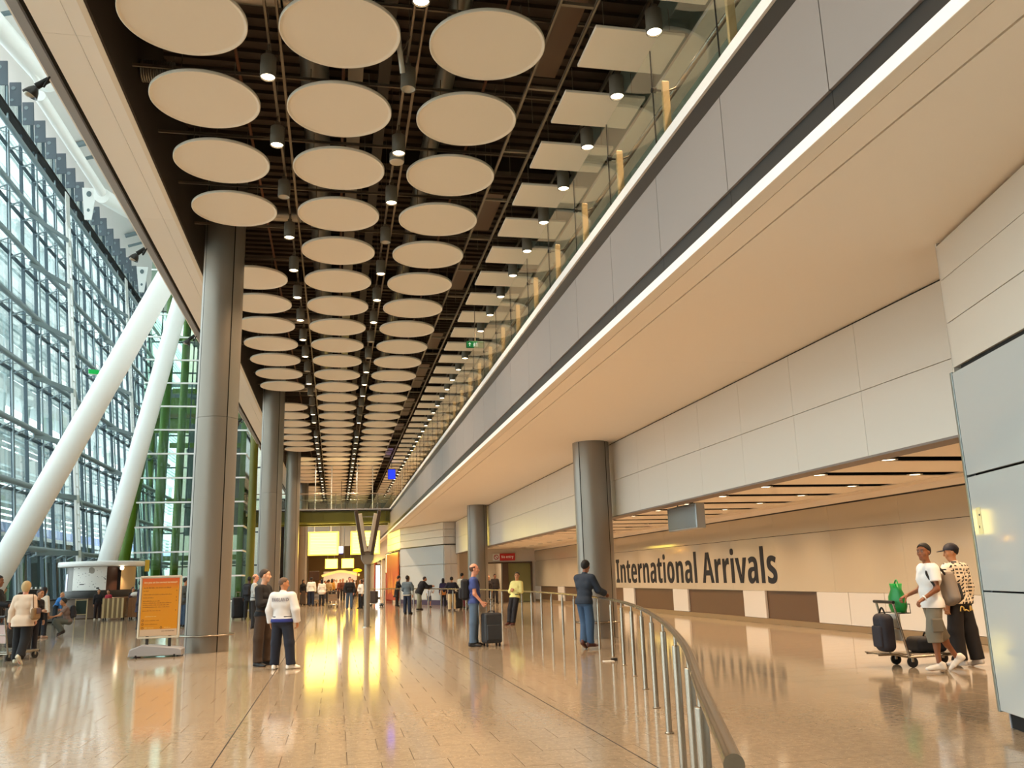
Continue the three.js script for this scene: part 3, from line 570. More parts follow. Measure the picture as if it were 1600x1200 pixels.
{ // lattice masts that hold the transoms
  const TR = [3.82, 7.48, 11.03, 14.8, 18.5, 22.3, 25.75];
  [[-44.3, 'at the left edge of the picture'], [-62.6, 'between the two white struts'], [-80.9, 'behind the lift tower']].forEach(([z, where], n) => {
    const t = thing('facade_mast', `white steel ladder mast with grey arms, ${where}`, 'mast', [-16.3, 0, z]); t.rotation.z = LEAN;
    for (const s of [-0.33, 0.33]) part(t, 'chord', rb(0.16, 27.2, 0.12, 0.03, 0, 13.7, s), mt.whitesteel);
    TR.forEach((y, k) => {
      part(t, 'node_plate', rb(0.14, 0.5, 0.66, 0.04, 0, y + 0.1, 0), mt.whitesteel);
      for (const s of [-1, 1]) part(t, 'arm', beam(V(0.05, y + 0.12, s * 0.35), V(-1.0, y + 0.12, s * 5.2), 0.1, 0.3), mt.transom);
      if (k < 6) for (const f of [0.25, 0.5, 0.75]) part(t, 'rung', bar(V(0, y + f * 3.6, -0.3), V(0, y + f * 3.6, 0.3), 0.035), mt.whitesteel);
    });
    part(t, 'foot', rb(0.5, 0.3, 0.9, 0.05, 0, 0.1, 0), mt.plasticgrey);
    part(t, 'head_plate', rb(0.08, 2.6, 0.9, 0.05, 0, 28.3, 0), mt.whitesteel);
  });
  const e = thing('facade_exit_sign', 'small bright green exit sign on the facade beside the mast', 'sign', [-17.0, 16.6, -63.9]); e.rotation.z = LEAN; e.rotation.y = 0.9; e.scale.setScalar(0.7);
  part(e, 'plate', rb(1.2, 0.45, 0.06, 0.01), M('#1fae52', 0.5, 0, { emissive: '#18a048', emissiveIntensity: 0.8 })); part(e, 'white_edge', bx(1.2, 0.1, 0.07, 0, -0.28, 0), mt.trimwhite);
}
{ // big white raking struts
  const strut = (a, b, r, label) => { const t = thing('raking_strut', label, 'strut', [a.x, a.y, a.z]); const q = b.clone().sub(a); part(t, 'tube', bar(V(0, 0, 0), q, r, r * 0.97, 32), mt.whitesteel); const u = q.clone().normalize(); part(t, 'sleeve', bar(u.clone().multiplyScalar(0.2), u.clone().multiplyScalar(3.3), r * 1.02, r * 1.02, 32), mt.whitesteel); part(t, 'foot', lathe([[0, 0], [r * 1.3, 0], [r * 1.3, 0.08], [r * 1.05, 0.14], [0, 0.14]], 32), mt.plasticgrey); return t; };
  strut(V(-14.75, 0, -40), V(-5.7, 22.6, -43), 0.53, 'thick white raking strut leaning to the right, nearer of the two');
  strut(V(-14.95, 0, -60.1), V(-10.0, 25.3, -60.6), 0.59, 'thick white raking strut leaning to the right, the farther one behind the kiosk');
  const g = thing('green_strut', 'tapering bright green leg behind the farther white strut', 'strut', [-15.4, 0, -68]); part(g, 'leg', bar(V(0, 0, 0), V(1.6, 16, 0), 0.42, 0.3, 20), mt.green); part(g, 'foot', cy(0.6, 0.6, 0.1, 0, 0.05, 0, 20), mt.plasticgrey);
}
{ // roof over the void with its white arms
  const r = struct('ceiling', 'white sloping roof underside above the glass facade');
  const sl = new THREE.Group(); const q = (x0, y0, x1, y1) => { const d = Math.hypot(x1 - x0, y1 - y0), a = Math.atan2(y1 - y0, x1 - x0); return new THREE.BoxGeometry(d, 0.3, 120).rotateZ(a).translate((x0 + x1) / 2, (y0 + y1) / 2 + 0.15, -44); };
  part(r, 'roof_deck', q(-23.2, 34.0, -12, 38.8), mt.white); part(r, 'roof_deck', q(-12, 38.8, -4.6, 40.8), mt.white);
  part(r, 'upper_cover', span(-5, 16, 42, 42.4, Z1, Z0), mt.white);
  for (const z of [-30, -48, -66, -84]) part(r, 'roof_purlin', [beam(V(-20.5, 34.9, z), V(-6, 39.9, z), 0.3, 0.3), beam(V(-20.5, 34.4, z - 1.4), V(-6, 39.4, z - 1.4), 0.2, 0.2)], mt.transom);
  const arm = (pts, rr, label) => { const t = thing('roof_arm', label, 'strut', [0, 0, 0]); for (let i = 0; i < pts.length - 1; i++) part(t, 'tube', bar(pts[i], pts[i + 1], rr[i], rr[i] * 0.96, 24), mt.whitesteel); return t; };
  const a1 = arm([V(-13, 22.6, -31.5), V(-13, 23.8, -38.1)], [0.4], 'white roof arm in the top left corner beside the dark spotlight');
  part(a1, 'end_plate', rb(0.3, 0.9, 1.6, 0.1, -13, 23.5, -36.6), mt.whitesteel);
  arm([V(-13, 22.68, -37.2), V(-13, 23.0, -48.4)], [0.25], 'long thin white roof arm running down towards the bulkhead');
  arm([V(-13, 22.8, -47.6), V(-13, 24.75, -54.6)], [0.42], 'short thick white roof arm behind the bulkhead edge');
  for (const [x, y, z, n] of [[-17.5, 28.6, -61.2, 'nearer'], [-17.5, 29.1, -78.5, 'farther']]) { const t = thing('gusset_plate', `white steel gusset plate with round holes, ${n} of two under the roof`, 'bracket', [x, y, z]); const s = new THREE.Shape([[-0.9, 1], [0.9, 1], [0.5, -2.4], [-0.3, -2.4]].map(p => new THREE.Vector2(...p))); for (const [hx, hy, hr] of [[0, 0.35, 0.32], [0.08, -1.4, 0.18]]) { const h = new THREE.Path(); h.absarc(hx, hy, hr, 0, 6.283, true); s.holes.push(h); } part(t, 'plate', new THREE.ExtrudeGeometry(s, { depth: 0.12, bevelEnabled: false }).scale(0.55, 0.7, 1), mt.whitesteel); part(t, 'pin', [cy(0.3, 0.3, 0.2, 0, 0, 0, 20).rotateX(Math.PI / 2).translate(0, 0.35, 0.06), cy(0.17, 0.17, 0.2, 0, 0, 0, 16).rotateX(Math.PI / 2).translate(0.08, -1.4, 0.06)].map(g => g.scale(0.55, 0.7, 1)), mt.exteriordark); }
  // dark spotlights on the bulkhead edge
  const spots = [[-5.5, 10.4, -15.4, 'first from the camera'], [-5.5, 10.4, -23.7, 'second from the camera'], [-5.5, 10.4, -32.4, 'third from the camera'], [-5.5, 10.4, -49.5, 'fourth from the camera']];
  for (const [x, y, z, n] of spots) { const t = thing('edge_spotlight', `dark spotlight fixed to the edge of the left bulkhead, ${n}`, 'light', [x, y, z]); part(t, 'shade', lathe([[0.05, 0.1], [0.1, 0.02], [0.14, -0.09], [0.125, -0.09], [0.04, 0.0]], 20).rotateZ(-0.5), mt.dark); part(t, 'neck', bar(V(0.05, 0.1, 0), V(0.38, 0.36, 0), 0.06, 0.05), mt.gap); part(t, 'lens', new THREE.SphereGeometry(0.1, 14, 8).scale(1, 0.4, 1).translate(-0.04, -0.06, 0), mt.canoff); part(t, 'cable', tube([V(0.2, 0.2, 0), V(0.25, 0.0, 0.2), V(0.38, 0.2, 0.3)], 0.02, 12, 6), mt.gap); }
}
{ // walls that close the hall behind the camera, above and to the sides
  const s = struct('wall_back'); part(s, 'wall', span(-22, 15.6, 0, 43, 14.6, 15), mt.plaster);
  const u = struct('wall_upper_right'); part(u, 'wall', span(15.2, 15.6, 0, 43, Z1, 15), mt.white); part(u, 'corridor_back', span(7, 13.4, 0, 4.4, 8, 8.3), mt.wallpanel);
  const e = struct('window_2', 'glazed end wall of the left void behind the lift tower');
  const lv = []; for (let k = 0; k < 9; k++) for (let i = 0; i < 7; i++) { const p = part(e, 'pane', bx(2.4, 3.6, 0.02, -21.8 + i * 2.5, 1.9 + k * 3.72, -104), mt.facadeglass); }
  part(e, 'frame', [...Array.from({ length: 8 }, (_, i) => span(-23.1 + i * 2.5, -22.98 + i * 2.5, 0, 34, -104.1, -103.9)), ...Array.from({ length: 10 }, (_, k) => span(-23, -4.4, k * 3.72 - 0.08, k * 3.72 + 0.08, -104.1, -103.9))], mt.mullion);
  part(e, 'head', span(-24, -4.4, 33.5, 42.5, -104.2, -103.9), mt.white);
}
// ================= glass lift tower and green steel on the left =================
{
  const t = thing('lift_tower', 'tall glass lift tower with green columns and white rails behind the left columns', 'lift tower', [-9.75, 0, -62]);
  part(t, 'shaft_back', [span(-1.2, 3.3, 5.2, 13.5, -5.35, -5.25), span(-0.9, 2.2, 15, 26, -5.35, -5.25), span(-3.3, -2.6, 3, 26, -5.35, -5.25)], M('#59696a', 0.6));
  const X0 = -3.45, X1 = 3.5, H = 26, D = 5.5;
  const lv = []; for (let y = 0.55; y < H; y += 1.655) lv.push(y);
  lv.forEach((y, i) => {
    part(t, 'rail', span(X0, X1, y - 0.05, y + 0.05, -0.06, 0.06), mt.trimwhite); part(t, 'side_rail', span(X1 - 0.05, X1 + 0.05, y - 0.05, y + 0.05, -D, 0), mt.trimwhite);
    for (const [a, b] of [[X0, -1.0], [-1.0, 1.2], [1.2, X1]]) part(t, 'pane', span(a + 0.02, b - 0.02, y + 0.06, y + 1.59, -0.015, 0.015), mt.liftglass);
    part(t, 'side_pane', span(X1 - 0.012, X1 + 0.012, y + 0.06, y + 1.59, -D + 0.02, -0.05), mt.liftglass);
  });
  for (const [x, z, r] of [[-2.2, -1.2, 0.3], [-1.4, -3.4, 0.28], [2.4, -1.6, 0.3], [2.9, -4.6, 0.26], [0.3, -4.8, 0.22]]) part(t, 'green_column', cy(r, r, H + 1, x, (H + 1) / 2, z, 20), mt.green);
  for (let k = 0; k < 6; k++) { part(t, 'cross_beam', span(-2.4, 3.1, 3.4 + k * 4.1, 3.75 + k * 4.1, -4.9, -4.6), mt.green); part(t, 'landing', span(-1.2, 3.2, 3.1 + k * 4.1, 3.3 + k * 4.1, -5.4, -4.7), mt.exteriordark); }
  for (const x of [-0.7, 0.2, 1.3, 2.1]) part(t, 'guide_rail', span(x - 0.04, x + 0.04, 0, H, -2.6, -2.5), mt.mullion);
  for (const [y, x] of [[8.3, 1.2], [18.4, 1.0]]) { const c = part(t, 'lift_car', [span(x - 1.3, x + 1.0, y, y + 0.25, -4.2, -1.6), span(x - 1.3, x + 1.0, y + 2.6, y + 3.0, -4.2, -1.6), span(x - 1.3, x + 1.0, y, y + 3, -4.2, -4.1), span(x - 1.35, x - 1.25, y, y + 3, -4.2, -1.6)], M('#4d575c', 0.5, 0.3)); part(c, 'car_glass', span(x - 1.25, x + 0.98, y + 0.25, y + 2.6, -1.62, -1.58), mt.liftglass); }
  part(t, 'top_frame', [span(X0, X1, H - 0.2, H + 0.2, -D, 0.1)], mt.exteriordark);
  part(t, 'yellow_notice', rb(0.28, 0.75, 0.04, 0.01, -2.5, 3.0, 0.05), mt.yellow);
  const g = (x, z, h, r, m, label) => { const o = thing('green_column', label, 'column', [x, 0, z]); part(o, 'shaft', cy(r, r, h, 0, h / 2, 0, 20), m); part(o, 'base_plate', cy(r * 1.4, r * 1.4, 0.06, 0, 0.03, 0, 20), mt.plasticgrey); };
  g(-5.35, -58.2, 13.0, 0.26, mt.greenolive, 'thick olive green column between the first and second grey columns');
  g(-4.95, -68.5, 13.0, 0.18, mt.green, 'thin green column behind the second grey column, near the bridge');
  const b = thing('far_bridge', 'high green steel bridge with a grey rail crossing the far end of the glass facade', 'footbridge', [-17, 0, -96]);
  part(b, 'girder', span(-3, 8, 19.6, 21.4, -0.1, 0.1), mt.green); part(b, 'girder', span(-3, 8, 17.6, 19.2, -0.3, -0.1), mt.green); part(b, 'flange', span(-3, 8, 19.2, 19.6, -0.4, 0.3), mt.greenolive); part(b, 'deck', span(-3, 8, 21.4, 22.3, -3, 0.2), mt.exteriordark); part(b, 'edge_rail', span(-3, 8, 22.6, 22.9, -0.1, 0.1), mt.transom);
  for (const x of [-2.6, 4.5]) part(b, 'leg', bar(V(x, 0, -1.5), V(x, 21.4, -1.5), 0.3, 0.3, 16), mt.green);
}
// ================= outdoors beyond the facade =================
{
  const g = struct('ground', 'pale paved forecourt outside'); part(g, 'paving', span(-140, -22.2, -0.6, -0.05, -190, 60), M('#dcdcd8', 0.9));
  const b = thing('car_park', 'grey-green multi-level louvred building seen through the glass facade', 'building', [-33, 0, -70]);
  const lou = M('#bccaca', 0.7), pale = M('#d5dfdf', 0.7);
  for (let k = 0; k < 14; k++) {
    const y = 3.4 + k * 3.6, open = k === 4 || k === 9;
    part(b, 'floor_slab', span(k < 2 ? -18 : -2.5, 0, y, y + 0.5, -120, -6), pale);
    if (open) continue;
    part(b, 'parapet', span(-0.3, 0, y + 0.5, y + 1.5, -120, -6), k === 1 ? M('#8aa4e0', 0.5) : pale);
    for (let q = 0; q < 3; q++) part(b, 'louvre', span(-0.3, 0.1, y + 1.75 + q * 0.62, y + 2.1 + q * 0.62, -120, k < 3 ? -24 : -6), lou);
  }
  for (let z = -118; z < -6; z += 7.2) { part(b, 'pier', span(-0.9, -0.3, 0, 54, z - 0.3, z + 0.3), lou); part(b, 'brace', beam(V(-0.4, 0, z), V(-0.4, 7, z + 3.4), 0.4, 0.4), pale); }
  for (const [y0, y1] of [[0, 6.9]]) part(b, 'back_wall', span(-18.4, -18, y0, y1, -120, -6), mt.exterior);
  const w = thing('outdoor_walkway', 'raised walkway with blue fascia outside the lower facade', 'walkway', [-28, 0, -51]);
  part(w, 'deck', span(-2, 2, 8.4, 8.8, -19, 40), mt.exterior); part(w, 'blue_fascia', span(2, 2.1, 8.2, 10.0, -19, 4), M('#7f9be0', 0.5)); part(w, 'underside', span(-2, 2, 8.1, 8.4, -19, 40), mt.exteriordark); for (let k = 0; k < 4; k++) part(w, 'leg', cy(0.3, 0.3, 8.2, 0, 4.1, -15 + k * 15, 14), mt.exterior);
  const d = thing('dark_entrance', 'dark entrance lobby block outside the far end of the facade', 'building', [-24.5, 0, -83]);
  part(d, 'block', span(-5, 0, 0, 5.3, -12, 12), M('#39443f', 0.5)); part(d, 'canopy_edge', span(0, 0.4, 5.1, 5.6, -12.4, 12.4), mt.exteriordark); for (let k = 0; k < 6; k++) part(d, 'bay', span(-0.02, 0.06, 0.3, 4.6, -11 + k * 4, -10.1 + k * 4), k % 2 ? M('#6d8a3a', 0.6) : M('#8a6a4a', 0.6));
}
// ================= curved barrier rail =================
{
  const t = thing('barrier_rail', 'long curved stainless steel barrier rail on round posts', 'railing');
  const posts = [[1.64, -3.9], [2.23, -5.45], [2.8, -7.1], [3.353, -8.827], [3.839, -10.482], [4.307, -12.153], [4.71, -13.767], [5.09, -15.42], [5.41, -17.05], [5.67, -18.8], [5.86, -20.4], [6.0, -22.0], [6.11, -23.6], [6.2, -25.2], [6.27, -26.8], [6.31, -28.4], [6.33, -30], [6.31, -31.7], [6.27, -33.4], [6.19, -35.4], [6.05, -37.6], [5.84, -40], [5.55, -42.3], [5.25, -44.6], [4.85, -47], [4.3, -49.5], [3.7, -51.6], [2.9, -53.9]];
  const RH = 1.1, pts = [[1.04, -2.28], ...posts, [2.1, -56]].map(([x, z]) => V(x, RH, z));
  const c = new THREE.CatmullRomCurve3(pts, false, 'centripetal');
  part(t, 'handrail', new THREE.TubeGeometry(c, 260, 0.028, 18), mt.steel);
  const d0 = c.getTangent(0);
  part(t, 'end_cap', bar(pts[0].clone().addScaledVector(d0, -0.012), pts[0].clone().addScaledVector(d0, 0.01), 0.0285, 0.0285, 24), mt.steel);
  const post = lathe([[0, 1.0], [0.027, 1.0], [0.032, 0.992], [0.032, 0.012], [0.045, 0.012], [0.048, 0.0], [0, 0]].reverse(), 18);
  for (const [x, z] of posts) { const p = part(t, 'post', post, mt.steel); p.position.set(x, 0, z); part(p, 'saddle', cy(0.015, 0.015, 0.1, 0, 1.04, 0, 10), mt.steel); }
  const f = thing('floor_socket', 'small dark floor fitting lying beside a barrier post', 'fitting', [5.12, 0, -16.25]); part(f, 'cap', rb(0.12, 0.05, 0.07, 0.01, 0.05, 0.025, 0), mt.dark); part(f, 'plate', rb(0.2, 0.012, 0.14, 0.004, -0.08, 0.006, 0.06), M('#e9e4da', 0.4));
}
// ================= yellow notice stand =================
{
  const t = thing('notice_stand', 'free-standing yellow and orange notice board on a grey wheeled base', 'sign', [-4.09, 0, -22.42], 0.02);
  const W = 0.9, Hh = 1.4, yc = 1.14;
  const tex = canvasTex(512, 796, (c, w, h) => {
    const g = c.createLinearGradient(0, 0, 0, h * 0.2); g.addColorStop(0, '#e8632c'); g.addColorStop(1, '#f0a012'); c.fillStyle = g; c.fillRect(0, 0, w, h); c.fillStyle = '#eccdae'; c.fillRect(0, h * 0.885, w, h * 0.115);
    c.fillStyle = '#ffe9b8'; c.font = 'bold 33px sans-serif'; c.fillText('Are you at the correct terminal?', 24, 70, w - 50);
    const words = (x, y, n, s, col, hh) => { c.fillStyle = col; let px = x; for (let i = 0; i < n; i++) { const k = 14 + hash(i, s, 3) * 40; for (let q = 0; q < k; q += 8) { const up = hash(i * 9 + q, s, 4) > 0.7 ? hh * 0.45 : 0; c.fillRect(px + q, y - hh * 0.6 - up, 5, hh * 0.6 + up); c.fillRect(px + q, y - hh * 0.6, 7, 2); } px += k + 9; if (px > w - 60) break; } };
    words(22, 140, 9, 1, '#6b3a08', 15); words(22, 182, 2, 2, '#6b3a08', 12); words(22, 232, 8, 5, '#7a4508', 12); words(22, 276, 5, 6, '#7a4508', 12);
    words(22, 322, 6, 7, '#7a4508', 12); words(22, 350, 8, 8, '#7a4508', 12); words(22, 378, 9, 9, '#7a4508', 12); words(22, 406, 8, 10, '#7a4508', 12); words(22, 456, 6, 11, '#8a4a10', 12);
    words(60, 535, 4, 15, '#ffdf9a', 12); words(64, 590, 5, 12, '#8a5208', 11); words(64, 640, 3, 13, '#8a5208', 11); words(64, 690, 3, 14, '#ffdf9a', 11); words(330, 690, 3, 19, '#ffdf9a', 11);
    c.strokeStyle = '#5a3a10'; c.lineWidth = 6; for (const [x, y] of [[34, 582], [34, 634], [34, 686], [290, 684]]) { c.beginPath(); c.arc(x, y, 13, 0, 7); c.stroke(); }
    words(300, 738, 5, 16, '#4a3020', 13); c.fillStyle = '#6b3a08'; for (const y of [182, 276, 322, 456]) c.fillRect(w - 36, y - 12, 10, 12);
  });
  part(t, 'poster', quad(W - 0.07, Hh - 0.07).translate(0, yc, 0.031), M('#d9d6d2', 0.35, 0, { map: tex }));
  part(t, 'frame', [rb(W + 0.02, 0.045, 0.06, 0.01, 0, yc + Hh / 2, 0), rb(W + 0.02, 0.045, 0.06, 0.01, 0, yc - Hh / 2, 0), rb(0.045, Hh, 0.06, 0.01, -W / 2, yc, 0), rb(0.045, Hh, 0.06, 0.01, W / 2, yc, 0), bx(W, Hh, 0.03, 0, yc, 0)], M('#d9cdb8', 0.35, 0.4));
  for (const x of [-0.24, 0.26]) part(t, 'leg', rb(0.07, 0.3, 0.05, 0.01, x, 0.34, 0), mt.dark);
  const s = new THREE.Shape([[-0.58, 0], [0.56, 0], [0.56, 0.1], [0.5, 0.13], [-0.3, 0.22], [-0.55, 0.13]].map(p => new THREE.Vector2(...p)));
  part(t, 'base', new THREE.ExtrudeGeometry(s, { depth: 0.5, bevelEnabled: true, bevelSize: 0.02, bevelThickness: 0.03, bevelSegments: 2 }).translate(0, 0.05, -0.25), M('#9c9a9c', 0.45));
  for (const [x, z] of [[-0.42, 0.24], [0.42, 0.24], [-0.42, -0.24], [0.42, -0.24]]) part(t, 'wheel', cy(0.045, 0.045, 0.04, 0, 0, 0, 14).rotateZ(Math.PI / 2).translate(x, 0.045, z), mt.rubber);
}
// ================= kiosk, tables and crates on the left =================
{
  const k = thing('kiosk', 'round coffee kiosk with a white disc canopy and printed panels', 'kiosk', [-13.2, 0, -54.4]); k.scale.setScalar(0.94);
  part(k, 'canopy', lathe([[0, 3.0], [2.3, 3.0], [2.42, 3.03], [2.42, 3.26], [2.38, 3.3], [0, 3.3]], 64), mt.trimwhite);
  const arc = (a, l, r, y0, y1, m, n) => part(k, n, new THREE.CylinderGeometry(r, r, y1 - y0, 32, 1, true, a, l).translate(0, (y0 + y1) / 2, 0), m);
  const dbl = (c, r) => M(c, r, 0, { side: THREE.DoubleSide });
  const tex = canvasTex(512, 256, (c, w, h) => { c.fillStyle = '#e9e7e2'; c.fillRect(0, 0, w, h); c.fillStyle = '#2a2a2a'; for (let i = 0; i < 46; i++) c.fillRect(hash(i, 1, 7) * w, hash(i, 2, 7) * h, 3 + hash(i, 3, 7) * 14, 2 + hash(i, 4, 7) * 6); c.fillStyle = '#9a9388'; c.beginPath(); c.ellipse(300, 40, 44, 34, 0.4, 0, 7); c.fill(); c.fillStyle = '#1d1d1d'; c.fillRect(380, 225, 40, 18); c.fillRect(130, 185, 70, 10); });
  arc(-0.62, 1.0, 2.0, 1.62, 2.98, M('#ffffff', 0.4, 0, { map: tex, side: THREE.DoubleSide }), 'printed_panel');
  arc(-1.5, 0.82, 1.9, 0.1, 2.98, dbl('#8d8a86', 0.4), 'grey_panel'); arc(-1.22, 0.22, 1.93, 1.4, 2.6, M('#f2f6ff', 0.3, 0, { side: THREE.DoubleSide, emissive: '#dfe8ff', emissiveIntensity: 0.6 }), 'lit_menu_panel');
  arc(0.42, 0.36, 1.7, 1.6, 2.98, dbl('#4b2d1f', 0.5), 'brown_panel'); arc(0.8, 0.7, 2.0, 1.62, 2.98, dbl('#c9a878', 0.4), 'cream_panel'); arc(1.6, 3.0, 1.9, 0.1, 2.98, dbl('#6b4a30', 0.5), 'back_panel');
  part(k, 'counter', lathe([[0, 0], [2.02, 0], [2.02, 0.08], [1.95, 0.1], [1.95, 1.1], [2.15, 1.12], [2.15, 1.18], [0, 1.18]], 64), mt.brown); part(k, 'counter_band', lathe([[2.0, 1.18], [2.06, 1.18], [2.06, 1.6], [2.0, 1.6]], 64), mt.dark);
  const l = thing('kiosk_light', 'small bright round light under the kiosk canopy', 'light', [-11.75, 2.7, -52.75]); part(l, 'lens', new THREE.SphereGeometry(0.11, 12, 8), mt.glow); spot(l, 0, -0.14, 0, 14, 0.9);
  const crate = (x, z, w, d, label, striped) => { const t = thing('wooden_planter', label, 'crate', [x, 0, z]); for (let i = 0; i < 9; i++) part(t, 'slat', rb(w / 9 - 0.015, 1.0, 0.03, 0.005, -w / 2 + w / 18 + i * w / 9, 0.6, d / 2), i % 2 && striped ? M('#7a5f3a', 0.6) : M(striped ? '#c4a878' : '#8a5a30', 0.6)); part(t, 'body', bx(w - 0.03, 0.98, d - 0.04, 0, 0.6, 0), mt.wood); for (const sx of [-1, 1]) for (const sz of [-1, 1]) part(t, 'foot', cy(0.04, 0.04, 0.1, sx * (w / 2 - 0.08), 0.05, sz * (d / 2 - 0.08), 10), mt.rubber); return t; };
  crate(-11.3, -49.6, 1.05, 0.6, 'striped slatted wooden service trolley standing before the kiosk', true); crate(-10.35, -49.8, 0.5, 0.6, 'plain brown wooden cabinet beside the striped trolley', false);
  const bags = thing('heap_of_bags', 'pale crumpled bag lying on top of the brown cabinet', 'bag', [-10.35, 1.12, -49.8]); part(bags, 'cloth', new THREE.SphereGeometry(0.24, 16, 10).scale(1, 0.6, 0.8).translate(0, 0.12, 0), M('#c9c2b8', 0.8)); part(bags, 'flap', rb(0.2, 0.05, 0.2, 0.02, -0.16, 0.05, 0.05), M('#7a4a50', 0.8));
  // coffee bar with glass top and goods on it
  const b = thing('coffee_bar', 'long dark coffee bar counter with brown panels left of the kiosk', 'counter', [-15.5, 0, -47.6], 0.3);
  for (let i = 0; i < 5; i++) part(b, 'panel', rb(0.9, 1.0, 0.04, 0.01, -1.9 + i * 0.93, 0.58, 0.5), i % 2 ? M('#3c2b22', 0.4) : M('#6a6660', 0.35)); part(b, 'body', bx(4.6, 1.0, 0.9, 0, 0.58, 0), mt.brown); part(b, 'top', rb(4.9, 0.06, 1.2, 0.02, 0, 1.12, 0), mt.dark); part(b, 'plinth', bx(4.5, 0.08, 0.8, 0, 0.04, 0), mt.gap);
  const m = thing('coffee_machine', 'dark coffee machine on the bar counter', 'machine', [-14.7, 1.15, -47.8], 0.3); part(m, 'body', rb(0.8, 0.45, 0.5, 0.04, 0, 0.26, 0), mt.dark); part(m, 'tray', rb(0.9, 0.04, 0.6, 0.01, 0, 0.5, 0), mt.steel); for (let i = 0; i < 4; i++) part(m, 'cup', cy(0.05, 0.04, 0.1, -0.3 + i * 0.2, 0.57, 0, 10), mt.trimwhite);
  const dc = thing('display_case', 'curved glass display case on the left end of the coffee bar', 'display case', [-16.7, 1.15, -47.2], 0.3); part(dc, 'glass', new THREE.CylinderGeometry(0.45, 0.45, 1.2, 20, 1, true, 0, Math.PI / 2).rotateZ(Math.PI / 2).translate(0, 0.02, -0.2), M('#f2faf6', 0.02, 0, { phys: true, transmission: 1, thickness: 0, side: THREE.DoubleSide })); part(dc, 'shelf', bx(1.2, 0.03, 0.5, 0, 0.02, 0), mt.trimwhite); part(dc, 'back', bx(1.2, 0.45, 0.03, 0, 0.23, -0.22), mt.steel);
  const ch = thing('wooden_chair', 'low light wooden chair in front of the crouching person', 'chair', [-10.3, 0, -34.2], 1.2);
  part(ch, 'seat', rb(0.45, 0.04, 0.45, 0.01, 0, 0.42, 0), mt.wood); part(ch, 'backrest', rb(0.42, 0.35, 0.03, 0.01, 0, 0.78, -0.2), mt.wood); for (const sx of [-1, 1]) for (const sz of [-1, 1]) part(ch, 'leg', rb(0.04, sz < 0 ? 0.95 : 0.42, 0.04, 0.008, sx * 0.19, sz < 0 ? 0.475 : 0.21, sz * 0.2), mt.wood);
  const ea = thing('easel_board', 'small dark chalkboard on a light wooden frame near the bar', 'sign', [-12.75, 0, -49.0], 0.1); ea.scale.setScalar(0.85); part(ea, 'board', rb(0.62, 0.8, 0.03, 0.005, 0, 0.82, 0), M('#2e3b33', 0.7)); part(ea, 'frame', [rb(0.06, 1.3, 0.04, 0.01, -0.32, 0.65, 0), rb(0.06, 1.3, 0.04, 0.01, 0.32, 0.65, 0), rb(0.66, 0.05, 0.04, 0.01, 0, 0.4, 0), rb(0.66, 0.05, 0.04, 0.01, 0, 1.24, 0)], M('#c9b48a', 0.6));
}
// ================= luggage =================
function suitcase(label, pos, turn, w, h, d, col, handle = 0.42) {
  const t = thing('suitcase', label, 'suitcase', pos, turn), m = M(col, 0.6);
  part(t, 'shell', rb(w, h, d, 0.06, 0, 0.07 + h / 2, 0, 4), m); part(t, 'front_pocket', rb(w * 0.8, h * 0.5, 0.05, 0.02, 0, 0.07 + h * 0.36, d / 2 + 0.01), m);
  part(t, 'zip_band', [rb(w + 0.008, h * 0.92, 0.02, 0.008, 0, 0.07 + h / 2, d * 0.2), rb(w + 0.008, h * 0.92, 0.015, 0.006, 0, 0.07 + h / 2, -d * 0.2)], mt.gap);
  for (const s of [-1, 1]) for (const z of [-1, 1]) part(t, 'wheel', cy(0.035, 0.035, 0.03, 0, 0, 0, 14).rotateZ(Math.PI / 2).translate(s * (w / 2 - 0.07), 0.035, z * (d / 2 - 0.05)), mt.rubber);
  part(t, 'carry_handle', tube([V(-0.09, h + 0.06, 0), V(-0.07, h + 0.1, 0), V(0.07, h + 0.1, 0), V(0.09, h + 0.06, 0)], 0.012, 16, 8), mt.rubber);
  if (handle) part(t, 'telescopic_handle', [bar(V(-0.09, h, -d * 0.32), V(-0.09, h + handle, -d * 0.32), 0.01), bar(V(0.09, h, -d * 0.32), V(0.09, h + handle, -d * 0.32), 0.01), bar(V(-0.11, h + handle, -d * 0.32), V(0.11, h + handle, -d * 0.32), 0.016)], mt.steel);
  return t;
}
suitcase('dark grey upright suitcase with raised handle held by the man in the blue shirt', [3.68, 0, -21.05], 0.25, 0.46, 0.7, 0.28, '#33363b', 0.38);
suitcase('black trolley case behind the dark suited man near the first column', [-4.46, 0, -43.5], 0.3, 0.55, 0.95, 0.35, '#17171a', 0.3);
suitcase('black trolley case standing among the people behind the backpack man', [6.25, 0, -46.0], 0.1, 0.55, 0.85, 0.32, '#1c1c1f', 0.3);
suitcase('dark trolley case at the left edge beside the pink luggage cart', [-8.75, 0, -27.3], 0.3, 0.5, 0.8, 0.35, '#2a2522', 0);
